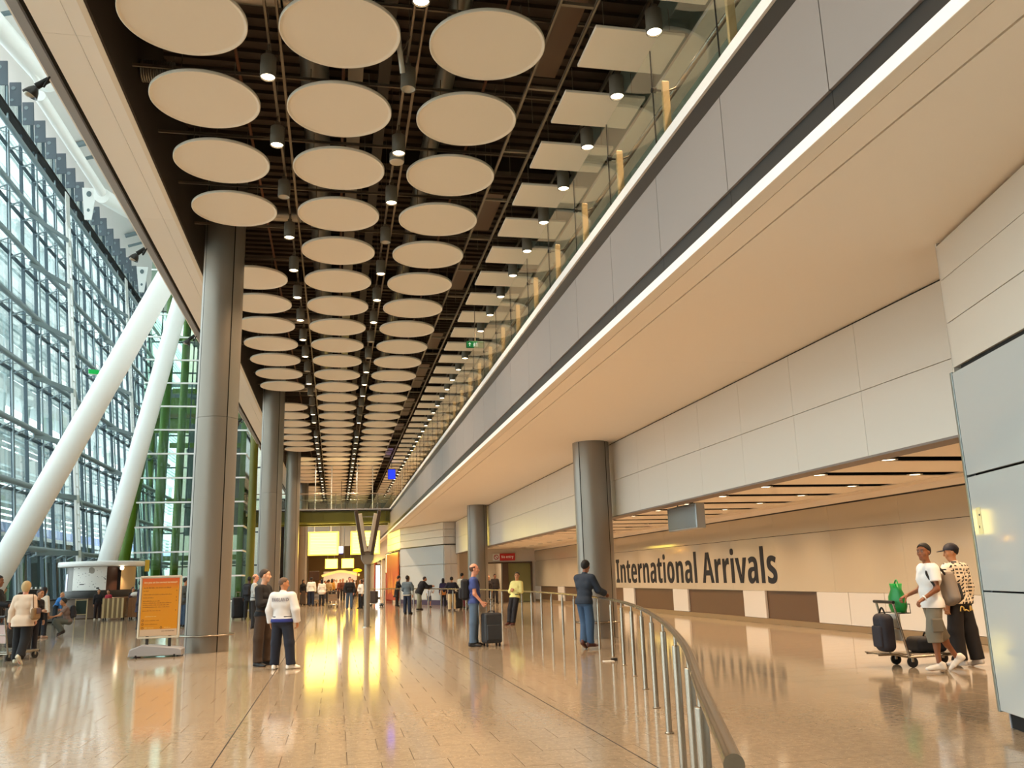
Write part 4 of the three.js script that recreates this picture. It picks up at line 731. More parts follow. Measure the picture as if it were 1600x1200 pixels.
function cart(label, pos, turn, panelColor) {     // airport baggage trolley, front towards local +z
  const t = thing('baggage_trolley', label, 'trolley', pos, turn), m = mt.steel;
  part(t, 'frame', [bar(V(-0.28, 0.16, -0.35), V(-0.22, 0.18, 0.55), 0.018), bar(V(0.28, 0.16, -0.35), V(0.22, 0.18, 0.55), 0.018), bar(V(-0.28, 0.16, -0.35), V(-0.28, 1.02, -0.52), 0.02), bar(V(0.28, 0.16, -0.35), V(0.28, 1.02, -0.52), 0.02), bar(V(-0.28, 0.6, -0.435), V(0.28, 0.6, -0.435), 0.014), bar(V(-0.22, 0.18, 0.55), V(0.22, 0.18, 0.55), 0.018), bar(V(-0.28, 0.16, -0.35), V(0.28, 0.16, -0.35), 0.018)], m);
  part(t, 'handle_bar', bar(V(-0.32, 1.02, -0.53), V(0.32, 1.02, -0.53), 0.026, 0.026, 14), mt.dark); part(t, 'platform', rb(0.5, 0.02, 0.9, 0.008, 0, 0.2, 0.1), m);
  part(t, 'back_panel', rb(0.52, 0.42, 0.015, 0.006, 0, 0.62, -0.42), M(panelColor, 0.5)); part(t, 'basket', [bar(V(-0.24, 0.84, -0.48), V(-0.24, 0.84, -0.22), 0.008), bar(V(0.24, 0.84, -0.48), V(0.24, 0.84, -0.22), 0.008), bar(V(-0.24, 0.84, -0.22), V(0.24, 0.84, -0.22), 0.008), bar(V(-0.24, 0.98, -0.22), V(0.24, 0.98, -0.22), 0.008), ...[-0.24, -0.12, 0, 0.12, 0.24].map(x => bar(V(x, 0.84, -0.22), V(x, 0.98, -0.22), 0.006))], mt.dark);
  for (const [x, z] of [[-0.26, -0.3], [0.26, -0.3], [-0.2, 0.48], [0.2, 0.48]]) { const wh = part(t, 'wheel', cy(0.085, 0.085, 0.035, 0, 0, 0, 18).rotateZ(Math.PI / 2).translate(x, 0.085, z), mt.rubber); part(wh, 'fork', rb(0.05, 0.12, 0.05, 0.01, x, 0.14, z), m); }
  return t;
}
const tc = cart('steel baggage trolley pushed by the two young men, loaded with black and green bags', [9.4, 0, -13.1], 1.45, '#d8d2c6');
part(tc, 'tray', [rb(0.5, 0.02, 0.34, 0.008, 0, 0.22, -0.66), bar(V(-0.2, 0.2, -0.82), V(-0.2, 0.2, -0.3), 0.012), bar(V(0.2, 0.2, -0.82), V(0.2, 0.2, -0.3), 0.012)], mt.steel);
{
  const s = thing('travel_bag', 'black soft suitcase lying upright on the front of the baggage trolley', 'suitcase', [8.74, 0.235, -13.04], 1.45); part(s, 'body', rb(0.36, 0.6, 0.24, 0.1, 0, 0.31, 0, 4), M('#26222a', 0.7)); part(s, 'strap', tube([V(-0.1, 0.6, 0), V(0, 0.7, 0), V(0.1, 0.6, 0)], 0.014, 14, 8), mt.gap); part(s, 'pocket', rb(0.28, 0.34, 0.08, 0.035, 0, 0.25, -0.11, 3), M('#2c2830', 0.7));
  const d = thing('duffel_bag', 'flat black bag lying on the platform of the baggage trolley', 'bag', [9.52, 0.21, -13.1], 1.45); part(d, 'body', rb(0.46, 0.24, 0.5, 0.08, 0, 0.12, 0, 4), M('#1b1a1d', 0.75)); part(d, 'handle', tube([V(-0.08, 0.22, 0), V(0, 0.3, 0), V(0.08, 0.22, 0)], 0.014, 12, 6), mt.gap);
  const g = thing('green_carrier_bag', 'bright green plastic bag in the basket of the baggage trolley', 'bag', [9.06, 0.85, -13.06], 1.45); part(g, 'sack', lathe([[0, 0], [0.16, 0], [0.2, 0.1], [0.19, 0.25], [0.12, 0.36], [0.14, 0.46], [0.0, 0.4]], 14).scale(1, 1, 0.62), M('#12913c', 0.4)); part(g, 'loop', tube([V(-0.1, 0.36, 0), V(0, 0.52, 0.02), V(0.1, 0.36, 0)], 0.014, 12, 6), M('#0f7f34', 0.4));
}
cart('baggage trolley with pale panel at the left edge beside the woman in cream', [-7.55, 0, -23.4], 2.6, '#c9a9a0');
cart('baggage trolley with dark cases by the hat man at the far rail', [2.45, 0, -57.3], 1.2, '#c9c2b4');
{ const s = thing('stacked_case', 'dark case standing on the trolley by the hat man', 'suitcase', [2.45, 0.21, -57.25], 1.2); part(s, 'body', rb(0.5, 0.75, 0.4, 0.05, 0, 0.38, 0, 3), M('#3a2c24', 0.7)); part(s, 'handle', tube([V(-0.1, 0.74, 0), V(0, 0.82, 0), V(0.1, 0.74, 0)], 0.012, 12, 6), mt.gap); }
cart('empty baggage trolley among the far crowd before the boards', [-0.1, 0, -58], 3.0, '#8a6a4a');
cart('baggage trolley pushed by the pair in white before the third column', [-1.2, 0, -64.2], 2.9, '#8a8580');
// ================= people: one smooth implicit surface per body, clothes over it =================
const cap = (a, b, ra, rb2 = ra) => ({ a, b, r: ra, s: rb2 });
const ell = (c, R, q) => ({ c, R, qi: q ? q.clone().invert() : null });
function boneBox(o, m) {
  if (o.R) { const r = Math.max(...o.R) + m; return [o.c.x - r, o.c.y - r, o.c.z - r, o.c.x + r, o.c.y + r, o.c.z + r]; }
  const r = Math.max(o.r, o.s) + m; return [Math.min(o.a.x, o.b.x) - r, Math.min(o.a.y, o.b.y) - r, Math.min(o.a.z, o.b.z) - r, Math.max(o.a.x, o.b.x) + r, Math.max(o.a.y, o.b.y) + r, Math.max(o.a.z, o.b.z) + r];
}
const tmpv = V(0, 0, 0);
function boneDist(o, x, y, z) {
  if (o.R) {
    tmpv.set(x - o.c.x, y - o.c.y, z - o.c.z); if (o.qi) tmpv.applyQuaternion(o.qi);
    const a = tmpv.x / o.R[0], b = tmpv.y / o.R[1], c = tmpv.z / o.R[2], k0 = Math.hypot(a, b, c), k1 = Math.hypot(a / o.R[0], b / o.R[1], c / o.R[2]);
    return k1 < 1e-9 ? -Math.min(...o.R) : k0 * (k0 - 1) / k1;
  }
  const ax = o.a.x, ay = o.a.y, az = o.a.z, dx = o.b.x - ax, dy = o.b.y - ay, dz = o.b.z - az, px = x - ax, py = y - ay, pz = z - az;
  const h = Math.max(0, Math.min(1, (px * dx + py * dy + pz * dz) / (dx * dx + dy * dy + dz * dz + 1e-12)));
  return Math.hypot(px - h * dx, py - h * dy, pz - h * dz) - (o.r + (o.s - o.r) * h);
}
function skin(groups, cell, colour, k = 0.035) {
  const pad = 2 * cell, lo = [1e9, 1e9, 1e9], hi = [-1e9, -1e9, -1e9];
  for (const g of groups) for (const b of g.bones) { const q = boneBox(b, pad); for (let i = 0; i < 3; i++) { lo[i] = Math.min(lo[i], q[i]); hi[i] = Math.max(hi[i], q[i + 3]); } }
  const n = [0, 1, 2].map(i => Math.ceil((hi[i] - lo[i]) / cell) + 1), N = n[0] * n[1] * n[2], F = new Float32Array(N).fill(1);
  const id = (i, j, l) => i + n[0] * (j + n[1] * l);
  for (const g of groups) {
    const kk = g.k ?? k, G = groups.length > 1 || g.clip ? new Float32Array(N).fill(1) : F;
    for (const b of g.bones) {
      const q = boneBox(b, kk + 2.5 * cell), s = [0, 1, 2].map(i => Math.max(0, Math.floor((q[i] - lo[i]) / cell))), e = [0, 1, 2].map(i => Math.min(n[i] - 1, Math.ceil((q[i + 3] - lo[i]) / cell)));
      for (let l = s[2]; l <= e[2]; l++) for (let j = s[1]; j <= e[1]; j++) for (let i = s[0]; i <= e[0]; i++) {
        const c = id(i, j, l), d = boneDist(b, lo[0] + i * cell, lo[1] + j * cell, lo[2] + l * cell), v = G[c], h = Math.max(kk - Math.abs(v - d), 0) / kk;
        G[c] = Math.min(v, d) - h * h * kk * 0.25;
      }
    }
    if (G !== F) for (let l = 0; l < n[2]; l++) for (let j = 0; j < n[1]; j++) for (let i = 0; i < n[0]; i++) {
      const c = id(i, j, l); if (G[c] > 0.2) continue;
      let v = G[c]; if (g.clip) v = Math.max(v, g.clip(lo[0] + i * cell, lo[1] + j * cell, lo[2] + l * cell));
      const h = Math.max(0.012 - Math.abs(v - F[c]), 0) / 0.012; F[c] = Math.min(v, F[c]) - h * h * 0.003;
    }
  }
  const P = [], I = [], vid = new Int32Array(N).fill(-1);
  for (let l = 0; l < n[2] - 1; l++) for (let j = 0; j < n[1] - 1; j++) for (let i = 0; i < n[0] - 1; i++) {
    let cnt = 0, x = 0, y = 0, z = 0, neg = 0; const f = [];
    for (let t = 0; t < 8; t++) { const v = F[id(i + (t & 1), j + (t >> 1 & 1), l + (t >> 2))]; f.push(v); if (v < 0) neg++; }
    if (!neg || neg === 8) continue;
    for (let t = 0; t < 8; t++) for (const b of [1, 2, 4]) if (!(t & b)) { const u = t | b; if ((f[t] < 0) !== (f[u] < 0)) { const w = f[t] / (f[t] - f[u]); cnt++; x += (t & 1) + (b === 1 ? w : 0); y += (t >> 1 & 1) + (b === 2 ? w : 0); z += (t >> 2) + (b === 4 ? w : 0); } }
    vid[id(i, j, l)] = P.length / 3; P.push(lo[0] + (i + x / cnt) * cell, lo[1] + (j + y / cnt) * cell, lo[2] + (l + z / cnt) * cell);
  }
  for (let l = 1; l < n[2] - 1; l++) for (let j = 1; j < n[1] - 1; j++) for (let i = 1; i < n[0] - 1; i++) {
    const v = F[id(i, j, l)] < 0;
    const q = (a, b, c, d, flip) => { if (a < 0 || b < 0 || c < 0 || d < 0) return; flip ? I.push(a, c, b, a, d, c) : I.push(a, b, c, a, c, d); };
    if (v !== F[id(i + 1, j, l)] < 0) q(vid[id(i, j - 1, l - 1)], vid[id(i, j, l - 1)], vid[id(i, j, l)], vid[id(i, j - 1, l)], !v);
    if (v !== F[id(i, j + 1, l)] < 0) q(vid[id(i - 1, j, l - 1)], vid[id(i - 1, j, l)], vid[id(i, j, l)], vid[id(i, j, l - 1)], !v);
    if (v !== F[id(i, j, l + 1)] < 0) q(vid[id(i - 1, j - 1, l)], vid[id(i, j - 1, l)], vid[id(i, j, l)], vid[id(i - 1, j, l)], !v);
  }
  const geo = new THREE.BufferGeometry(); geo.setAttribute('position', new THREE.Float32BufferAttribute(P, 3)); geo.setIndex(I);
  if (colour) { const C = []; for (let i = 0; i < P.length; i += 3) { const c = colour(P[i], P[i + 1], P[i + 2]); C.push(c.r, c.g, c.b); } geo.setAttribute('color', new THREE.Float32BufferAttribute(C, 3)); }
  geo.computeVertexNormals(); return geo;
}
function joinIndexed(list) {
  const P = [], C = [], Nn = [], I = []; let o = 0;
  for (const g of list) { const p = g.attributes.position.array, c = g.attributes.color.array, m = g.attributes.normal.array, ix = g.index.array; for (const v of p) P.push(v); for (const v of c) C.push(v); for (const v of m) Nn.push(v); for (const v of ix) I.push(v + o); o += p.length / 3; }
  const g = new THREE.BufferGeometry(); g.setAttribute('position', new THREE.Float32BufferAttribute(P, 3)); g.setAttribute('color', new THREE.Float32BufferAttribute(C, 3)); g.setAttribute('normal', new THREE.Float32BufferAttribute(Nn, 3)); g.setIndex(I); return g;
}
const skinMat = new THREE.MeshStandardMaterial({ vertexColors: true, roughness: 0.55 });
const matCache = {};
const cloth = (c, r = 0.85) => matCache[c + r] ??= M(c, r, 0, { bumpMap: clothN, bumpScale: 0.0 });
const SKIN = { fair: '#d9a585', pink: '#d7967a', tan: '#b97f57', brown: '#8a5637', dark: '#5a3826' };
/* o: name label at[x,z] face(deg, 0 = towards the camera, 90 = image right) h(height) build fine skin hair top legs shoes pose */
function person(o) {
  const t = thing('person', o.label, 'person', [o.at[0], 0, o.at[1]], rad(o.face), o.group);
  const s = o.h / 1.76, f = o.build ?? 1, w = o.female ? 0.9 : 1, fine = o.fine ?? 0, cell = fine === 2 ? 0.014 : fine === 1 ? 0.022 : 0.032;
  const lean = rad(o.lean ?? 0), side = rad(o.side ?? 0);
  const up = V(Math.sin(side), Math.cos(lean) * Math.cos(side), Math.sin(lean)).normalize(), fw = V(0, -Math.sin(lean), Math.cos(lean)), lf = up.clone().cross(fw).normalize();
  const dir = (d, m) => lf.clone().multiplyScalar(0).add(V(d[0] * m, d[1], d[2])).normalize();
  // legs: +1 = the person's left
  const leg = { 1: { th: [0.05, -1, 0.02], sh: [0.02, -1, -0.03], ...(o.legL || {}) }, '-1': { th: [0.05, -1, 0.02], sh: [0.02, -1, -0.03], ...(o.legR || {}) } };
  const J = {}; let low = 1e9;
  for (const m of [1, -1]) {
    const hip = V(m * 0.092 * s * w, 0, 0), knee = hip.clone().addScaledVector(dir(leg[m].th, m), 0.425 * s), ank = knee.clone().addScaledVector(dir(leg[m].sh, m), 0.415 * s);
    const yaw = rad(leg[m].turn ?? 12) * m, pit = rad(leg[m].tip ?? 0), toeDir = V(Math.sin(yaw) * Math.cos(pit), -Math.sin(pit), Math.cos(yaw) * Math.cos(pit)), dn = V(Math.sin(yaw) * -Math.sin(pit), -Math.cos(pit), Math.cos(yaw) * -Math.sin(pit));
    const heel = ank.clone().addScaledVector(toeDir, -0.055 * s).addScaledVector(dn, 0.055 * s), ball = ank.clone().addScaledVector(toeDir, 0.115 * s).addScaledVector(dn, 0.065 * s), toe = ank.clone().addScaledVector(toeDir, 0.175 * s).addScaledVector(dn, 0.068 * s);
    J[m] = { hip, knee, ank, heel, ball, toe, toeDir, dn }; low = Math.min(low, heel.y - 0.035 * s, toe.y - 0.026 * s);
  }
  const root = V(0, -low, 0); for (const m of [1, -1]) for (const k of ['hip', 'knee', 'ank', 'heel', 'ball', 'toe']) J[m][k].add(root);
  const T = (x, y, z) => root.clone().addScaledVector(lf, x * s).addScaledVector(up, y * s).addScaledVector(fw, z * s);   // torso frame, origin between the hips
  const sw = 0.185 * w * (0.6 + 0.4 * f);
  const neck = T(0, 0.575, -0.005), headC = T(0, 0.735 + (o.headUp ?? 0), 0.02 + (o.headFwd ?? 0));
  const torso = d => [cap(T(-0.075 * w * f, 0.0, -0.01), T(0.075 * w * f, 0.0, -0.01), 0.105 * f * s + d), cap(T(-0.055 * w * f, 0.16, 0.012 * f), T(0.055 * w * f, 0.16, 0.012 * f), (0.095 * f + (o.belly ?? 0)) * s + d), cap(T(-0.085 * w * f, 0.34, 0), T(0.085 * w * f, 0.34, 0), 0.105 * f * s + d), cap(T(-sw * 0.7, 0.475, -0.008), T(sw * 0.7, 0.475, -0.008), 0.078 * f * s + d), cap(T(0, 0.05, 0), T(0, 0.42, 0), 0.1 * f * s + d), ...(o.female ? [ell(T(0.07, 0.36, 0.085), [0.065 * s + d, 0.065 * s + d, 0.06 * s + d]), ell(T(-0.07, 0.36, 0.085), [0.065 * s + d, 0.065 * s + d, 0.06 * s + d]), cap(T(-0.09, -0.02, -0.03), T(0.09, -0.02, -0.03), 0.11 * f * s + d)] : [])];
  const A = {};
  for (const m of [1, -1]) {
    const a = { ua: [0.16, -1, 0], fa: [0.05, -1, 0.16], curl: 0.35, ...((m === 1 ? o.armL : o.armR) || {}) };
    const sh = T(m * sw, 0.485, -0.01), el = sh.clone().addScaledVector(dir(a.ua, m), 0.285 * s), wr = el.clone().addScaledVector(dir(a.fa, m), 0.25 * s);
    A[m] = { sh, el, wr, d: a.hd ? dir(a.hd, m) : dir(a.fa, m), curl: a.curl, palm: a.palm };
  }
  const armB = (m, d, d2 = d) => [cap(A[m].sh, A[m].el, 0.052 * f * s + d, 0.042 * f * s + d), cap(A[m].el, A[m].wr, 0.041 * f * s + d, 0.028 * s + d2)];
  const legB = (m, d, d2 = d) => [cap(J[m].hip, J[m].knee, 0.085 * f * s + d, 0.056 * s + d), cap(J[m].knee, J[m].ank, 0.054 * s + d, 0.038 * s + d2)];
  const calf = m => ell(J[m].knee.clone().lerp(J[m].ank, 0.3).add(V(0, 0, -0.018 * s)), [0.045 * s, 0.11 * s, 0.047 * s]);
  // head
  const hq = new THREE.Quaternion().setFromEuler(new THREE.Euler(rad(o.nod ?? 0) + (o.followLean ? lean : 0), rad(o.look ?? 0), rad(o.tilt ?? 0), 'YXZ')), hs = s * (o.headScale ?? 1) * (o.female ? 0.97 : 1);
  const Hd = (x, y, z) => V(x, y, z).multiplyScalar(hs).applyQuaternion(hq).add(headC), hE = (x, y, z, R) => ell(Hd(x, y, z), R.map(v => v * hs), hq), hc = (a, b, r, r2) => cap(Hd(...a), Hd(...b), r * hs, (r2 ?? r) * hs);
  const base = new THREE.Color(SKIN[o.skin ?? 'fair']), lip = base.clone().lerp(new THREE.Color('#9c3f3a'), 0.5), eyeW = new THREE.Color('#b9aca0'), eyeD = new THREE.Color('#1d1512'), brow = new THREE.Color(o.hairColor ?? '#2a1d14').lerp(base, 0.35), socket = base.clone().multiplyScalar(0.82);
  const faceCol = (x, y, z) => {
    tmpv.set(x, y, z).sub(headC).applyQuaternion(hq.clone().invert()).divideScalar(hs); const { x: px, y: py, z: pz } = tmpv;
    if (pz > 0.05) { for (const q of [-1, 1]) { const ex = px - q * 0.033, ey = py - 0.012; if (Math.hypot(ex / 1.5, ey) < 0.0065) return Math.hypot(ex, ey) < 0.0065 ? eyeD : eyeW; if (Math.abs(ex) < 0.021 && Math.abs(py - 0.034) < 0.006) return brow; if (Math.hypot(ex, ey) < 0.02) return socket; } if (Math.abs(px) < 0.025 && Math.abs(py + 0.062) < 0.008) return lip; if (o.beard && py < -0.03 && Math.abs(py + 0.062) > 0.011) return brow; }
    return base;
  };
  const headBones = [hE(0, 0.03, -0.012, [0.077, 0.094, 0.097]), hE(0, -0.04, 0.022, [0.06, 0.078, 0.07]), hc([-0.02, -0.098, 0.052], [0.02, -0.098, 0.052], 0.022), hc([-0.04, 0.036, 0.066], [0.04, 0.036, 0.066], 0.019), hE(-0.045, -0.022, 0.055, [0.024, 0.026, 0.024]), hE(0.045, -0.022, 0.055, [0.024, 0.026, 0.024])];
  const nose = [hc([0, 0.012, 0.085], [0, -0.028, 0.106], 0.009, 0.0145), hc([-0.012, -0.032, 0.092], [0.012, -0.032, 0.092], 0.009)], lipsB = [hc([-0.02, -0.058, 0.084], [0.02, -0.058, 0.084], 0.0075), hc([-0.016, -0.068, 0.082], [0.016, -0.068, 0.082], 0.0075)], ears = [-1, 1].map(q => hE(q * 0.079, -0.004, -0.012, [0.011, 0.032, 0.02])), eyes = [-1, 1].map(q => hE(q * 0.033, 0.012, 0.073, [0.014, 0.011, 0.012]));
  const parts = [];
  const bodyCol = () => base;
  parts.push(skin([{ bones: [...torso(-0.006), cap(neck, headC.clone().addScaledVector(up, -0.06 * s), 0.056 * s, 0.05 * s), ...armB(1, -0.003), ...armB(-1, -0.003), ...legB(1, -0.004), ...legB(-1, -0.004), calf(1), calf(-1), ...[1, -1].flatMap(m => [cap(J[m].heel, J[m].ball, 0.03 * s), cap(J[m].ball, J[m].toe, 0.026 * s, 0.02 * s)])] }], cell, bodyCol));
  const hcell = fine === 2 ? 0.006 : fine === 1 ? 0.009 : 0.013;
  parts.push(skin([{ bones: [...headBones, cap(headC.clone().addScaledVector(up, -0.05 * s), neck, 0.05 * s, 0.055 * s)], k: 0.03 }, { bones: nose, k: 0.01 }, { bones: lipsB, k: 0.006 }, { bones: ears, k: 0.006 }, { bones: eyes, k: 0.004 }], hcell, faceCol));
  for (const m of [1, -1]) {     // hands: palm, four jointed fingers, thumb
    const { wr, d } = A[m]; let pn = A[m].palm ? V(A[m].palm[0] * m, A[m].palm[1], A[m].palm[2]) : V(-m, 0, 0.15); pn.addScaledVector(d, -pn.dot(d)); if (pn.length() < 0.1) pn.set(0, 0, 1).addScaledVector(d, -d.z); pn.normalize();
    let sp = d.clone().cross(pn).normalize(); if (sp.z < 0 && Math.abs(sp.z) > 0.2 || (Math.abs(sp.z) <= 0.2 && sp.y < 0)) sp.negate();   // towards the thumb side
    const hz = s * (o.female ? 0.92 : 1), at = (a, b, c) => wr.clone().addScaledVector(d, a * hz).addScaledVector(sp, b * hz).addScaledVector(pn, c * hz), B = [], fing = [];
    B.push(cap(at(-0.03, 0, 0), at(0.02, 0, 0), 0.027 * s, 0.026 * hz)); for (const q of [-0.026, -0.009, 0.009, 0.026]) B.push(cap(at(0.012, q * 0.8, 0), at(0.085, q, 0), 0.016 * hz, 0.0125 * hz));
    const c0 = A[m].curl;
    [[-0.03, 0.062, 0.8], [-0.0105, 0.076, 0.95], [0.0095, 0.08, 1], [0.029, 0.072, 0.95]].forEach(([q, L]) => { let p = at(0.085, q, 0), ang = 0; const seg = []; for (const [fr, g] of [[0.45, 0.75], [0.32, 1.15], [0.23, 0.8]]) { ang += c0 * g; const e = p.clone().addScaledVector(d, Math.cos(ang) * L * fr * hz).addScaledVector(pn, Math.sin(ang) * L * fr * hz).addScaledVector(sp, q * 0.25 * fr * hz); seg.push(cap(p, e, 0.0088 * hz, 0.0078 * hz)); p = e; } fing.push(seg); });
    let p = at(0.022, 0.026, 0.006); const th = []; for (const [a, b, c] of [[0.025, 0.024, 0.012], [0.028, 0.012, 0.012 + c0 * 0.02], [0.022, 0.002, 0.006 + c0 * 0.02]]) { const e = p.clone().addScaledVector(d, a * hz).addScaledVector(sp, b * hz).addScaledVector(pn, c * hz); th.push(cap(p, e, 0.0115 * hz, 0.009 * hz)); p = e; }
    parts.push(skin([{ bones: B, k: 0.016 }, ...fing.map(b => ({ bones: b, k: 0.005 })), { bones: th, k: 0.008 }], fine === 2 ? 0.0042 : fine === 1 ? 0.0065 : 0.009, bodyCol));
    A[m].hand = at(0.06, 0, 0.02);
  }
  part(t, 'body', joinIndexed(parts), skinMat);
  // clothes
  const plane = (p, n) => (x, y, z) => (x - p.x) * n.x + (y - p.y) * n.y + (z - p.z) * n.z;
  const top = { color: '#888', long: true, hem: -0.02, d: 0.014, ...(o.top || {}) };
  const sleeve = m => { if (top.sleeveless) return { bones: [cap(A[m].sh, A[m].sh.clone().lerp(A[m].el, 0.1), 0.055 * f * s + top.d)] }; const e = top.long ? A[m].wr : A[m].sh.clone().lerp(A[m].el, 0.62), a = top.long ? A[m].el : A[m].sh, dd = e.clone().sub(a).normalize(); const loose = top.loose ?? 0; return { bones: top.long ? armB(m, top.d + loose, top.d + loose * 1.2 + 0.004) : [cap(A[m].sh, A[m].el, 0.054 * f * s + top.d, 0.05 * f * s + top.d + 0.008)], clip: plane(e, dd) }; };
  const hemP = T(0, top.hem, 0), hemN = up.clone().negate(), body2 = torso(top.d + (top.loose ?? 0) * 0.6);
  if (top.hem < -0.04) body2.push(cap(T(-0.075 * w * f, top.hem - 0.03, 0), T(0.075 * w * f, top.hem - 0.03, 0), 0.115 * f * s + top.d), cap(T(0, 0, -0.01), T(0, top.hem - 0.03, 0), 0.12 * f * s + top.d));
  if (top.flare) body2.push(cap(T(-0.06 * f, top.hem - 0.02, 0), T(0.06 * f, top.hem - 0.02, 0), 0.13 * f * s + top.flare));
  const neckCut = plane(T(0, 0.575, 0), up);
  const g = [{ bones: body2, clip: (x, y, z) => Math.max(plane(hemP, hemN)(x, y, z), neckCut(x, y, z)) }, { ...sleeve(1), k: 0.03 }, { ...sleeve(-1), k: 0.03 }];
  if (top.collar) g.push({ bones: [cap(T(-0.02, 0.53, -0.01), T(0.02, 0.53, -0.01), 0.068 * s), cap(T(0, 0.54, -0.012), T(0, 0.585, -0.008), 0.066 * s, 0.062 * s)], clip: plane(T(0, 0.6, 0), up.clone().addScaledVector(fw, 0.25).normalize()), k: 0.02 });
  const topGeo = skin(g, cell * 0.85); part(t, top.name ?? 'shirt', topGeo, top.mat ? (planarUV(topGeo, root.y), top.mat) : cloth(top.color));
  if (top.under) part(t, 'undershirt', skin([{ bones: torso(top.d + 0.006), clip: (x, y, z) => Math.max(plane(T(0, top.hem + 0.02, 0), up)(x, y, z), plane(T(0, top.hem - 0.045, 0), hemN)(x, y, z)) }], cell * 0.8), cloth(top.under));
  const lg = { color: '#223', d: 0.012, wide: 0.012, cut: 'trousers', ...(o.legs || {}) };
  const pel = [cap(T(-0.075 * w * f, 0.0, -0.01), T(0.075 * w * f, 0.0, -0.01), 0.108 * f * s + lg.d), cap(T(-0.06 * w * f, 0.1, 0), T(0.06 * w * f, 0.1, 0), 0.1 * f * s + lg.d), ...(o.female ? [cap(T(-0.09, -0.02, -0.03), T(0.09, -0.02, -0.03), 0.11 * f * s + lg.d)] : [])];
  const wc = plane(T(0, 0.1, 0), up), LG = [{ bones: pel, clip: wc }];
  if (lg.cut === 'skirt') { const q = V(0, lg.hem ?? 0.12, 0).add(V(0, 0, (J[1].ank.z + J[-1].ank.z) / 2)); LG.push({ bones: [cap(T(0, 0, -0.01), q, 0.15 * f * s, (lg.flare ?? 0.2) * s), cap(T(-0.06, -0.05, 0), V(-0.07, q.y, q.z), 0.12 * s, 0.17 * s), cap(T(0.06, -0.05, 0), V(0.07, q.y, q.z), 0.12 * s, 0.17 * s)], clip: (x, y) => (lg.hem ?? 0.12) - y }); }
  else for (const m of [1, -1]) { const short = lg.cut === 'shorts', e = short ? J[m].knee.clone().lerp(J[m].ank, lg.length ?? 0.1) : J[m].ank.clone().add(V(0, -0.015 * s, 0)), dd = e.clone().sub(J[m].knee).normalize(); if (short && lg.length < 0) dd.copy(J[m].knee).sub(J[m].hip).normalize(); LG.push({ bones: [cap(J[m].hip, J[m].knee, 0.088 * f * s + lg.d, 0.06 * s + lg.d + lg.wide), cap(J[m].knee, J[m].ank, 0.058 * s + lg.d + lg.wide, 0.046 * s + lg.d + lg.wide), ...(short ? [] : [cap(J[m].ank.clone().lerp(J[m].knee, 0.08), J[m].ank.clone().addScaledVector(J[m].toeDir, 0.03 * s), 0.046 * s + lg.wide, 0.045 * s + lg.wide)])], clip: short ? plane(e, dd) : (x, y, z) => Math.min(plane(e, dd)(x, y, z), 9) }); }
  part(t, lg.name ?? (lg.cut === 'skirt' ? 'skirt' : lg.cut), skin(LG, cell * 0.85, null, 0.03), cloth(lg.color));
  for (const m of [1, -1]) { const j = J[m], sn = j.toeDir.clone().cross(j.dn).normalize(), so = sn.clone().multiplyScalar(0.012 * s); part(t, 'shoe', skin([{ bones: [cap(j.heel, j.ball, 0.038 * s, 0.036 * s), cap(j.ball.clone().add(so), j.toe.clone().add(so), 0.033 * s, 0.026 * s), cap(j.ball.clone().sub(so), j.toe.clone().sub(so), 0.033 * s, 0.024 * s), cap(j.heel.clone().addScaledVector(j.dn, -0.04 * s), j.ball.clone().addScaledVector(j.dn, -0.012 * s), 0.037 * s, 0.03 * s), cap(j.ank.clone().addScaledVector(j.toeDir, -0.015 * s), j.heel, 0.043 * s, 0.036 * s)], clip: plane(j.heel.clone().addScaledVector(j.dn, 0.032 * s), j.dn) }], fine === 2 ? 0.008 : 0.014, null, 0.02), cloth(o.shoes ?? '#1d1a18', 0.5)); }
  // hair, hats
  const hp = (nx, ny, nz, c) => { const q = V(nx, ny, nz).normalize().applyQuaternion(hq), pt = Hd(0, 0, 0); return (x, y, z) => c * hs - ((x - pt.x) * q.x + (y - pt.y) * q.y + (z - pt.z) * q.z); };
  const cellH = fine === 2 ? 0.007 : 0.012, hairM = cloth(o.hairColor ?? '#1c1512', 0.7), scalp = (e) => hE(0, 0.032, -0.014, [0.079 + e, 0.096 + e, 0.1 + e]);
  if (o.hair === 'short') part(t, 'hair', skin([{ bones: [scalp(o.hairVol ?? 0.008)], clip: hp(0, 0.8, -0.75, 0.018) }], cellH), hairM);
  else if (o.hair === 'balding') part(t, 'hair', skin([{ bones: [scalp(0.004)], clip: (x, y, z) => Math.max(hp(0, 0.35, -1, 0.0)(x, y, z), -hp(0, 1, -0.15, 0.062)(x, y, z)) }, ], cellH), hairM);
  else if (o.hair === 'bob') part(t, 'hair', skin([{ bones: [scalp(0.02), hE(0, -0.02, -0.03, [0.09, 0.1, 0.085])], clip: hp(0, 0.28, -1, -0.012) }], cellH), hairM);
  else if (o.hair === 'long') part(t, 'hair', skin([{ bones: [scalp(0.014), cap(Hd(-0.045, 0, -0.06), Hd(-0.05, -0.26, -0.07), 0.05 * hs, 0.045 * hs), cap(Hd(0.045, 0, -0.06), Hd(0.05, -0.26, -0.07), 0.05 * hs, 0.045 * hs)], clip: hp(0, 0.25, -1, -0.012) }], cellH), hairM);
  else if (o.hair === 'scarf') part(t, 'headscarf', skin([{ bones: [scalp(0.016), hE(0, -0.05, 0.0, [0.085, 0.1, 0.09]), cap(Hd(0, -0.1, -0.01), T(0, 0.46, 0.0), 0.08 * s, 0.16 * s)], clip: (x, y, z) => { const v = hp(0, 0.1, -1, -0.07)(x, y, z), q = y - (neck.y + 0.03); return q < 0 ? Math.min(v, 0) - 0.001 : v; } }], cellH * 1.3), hairM);
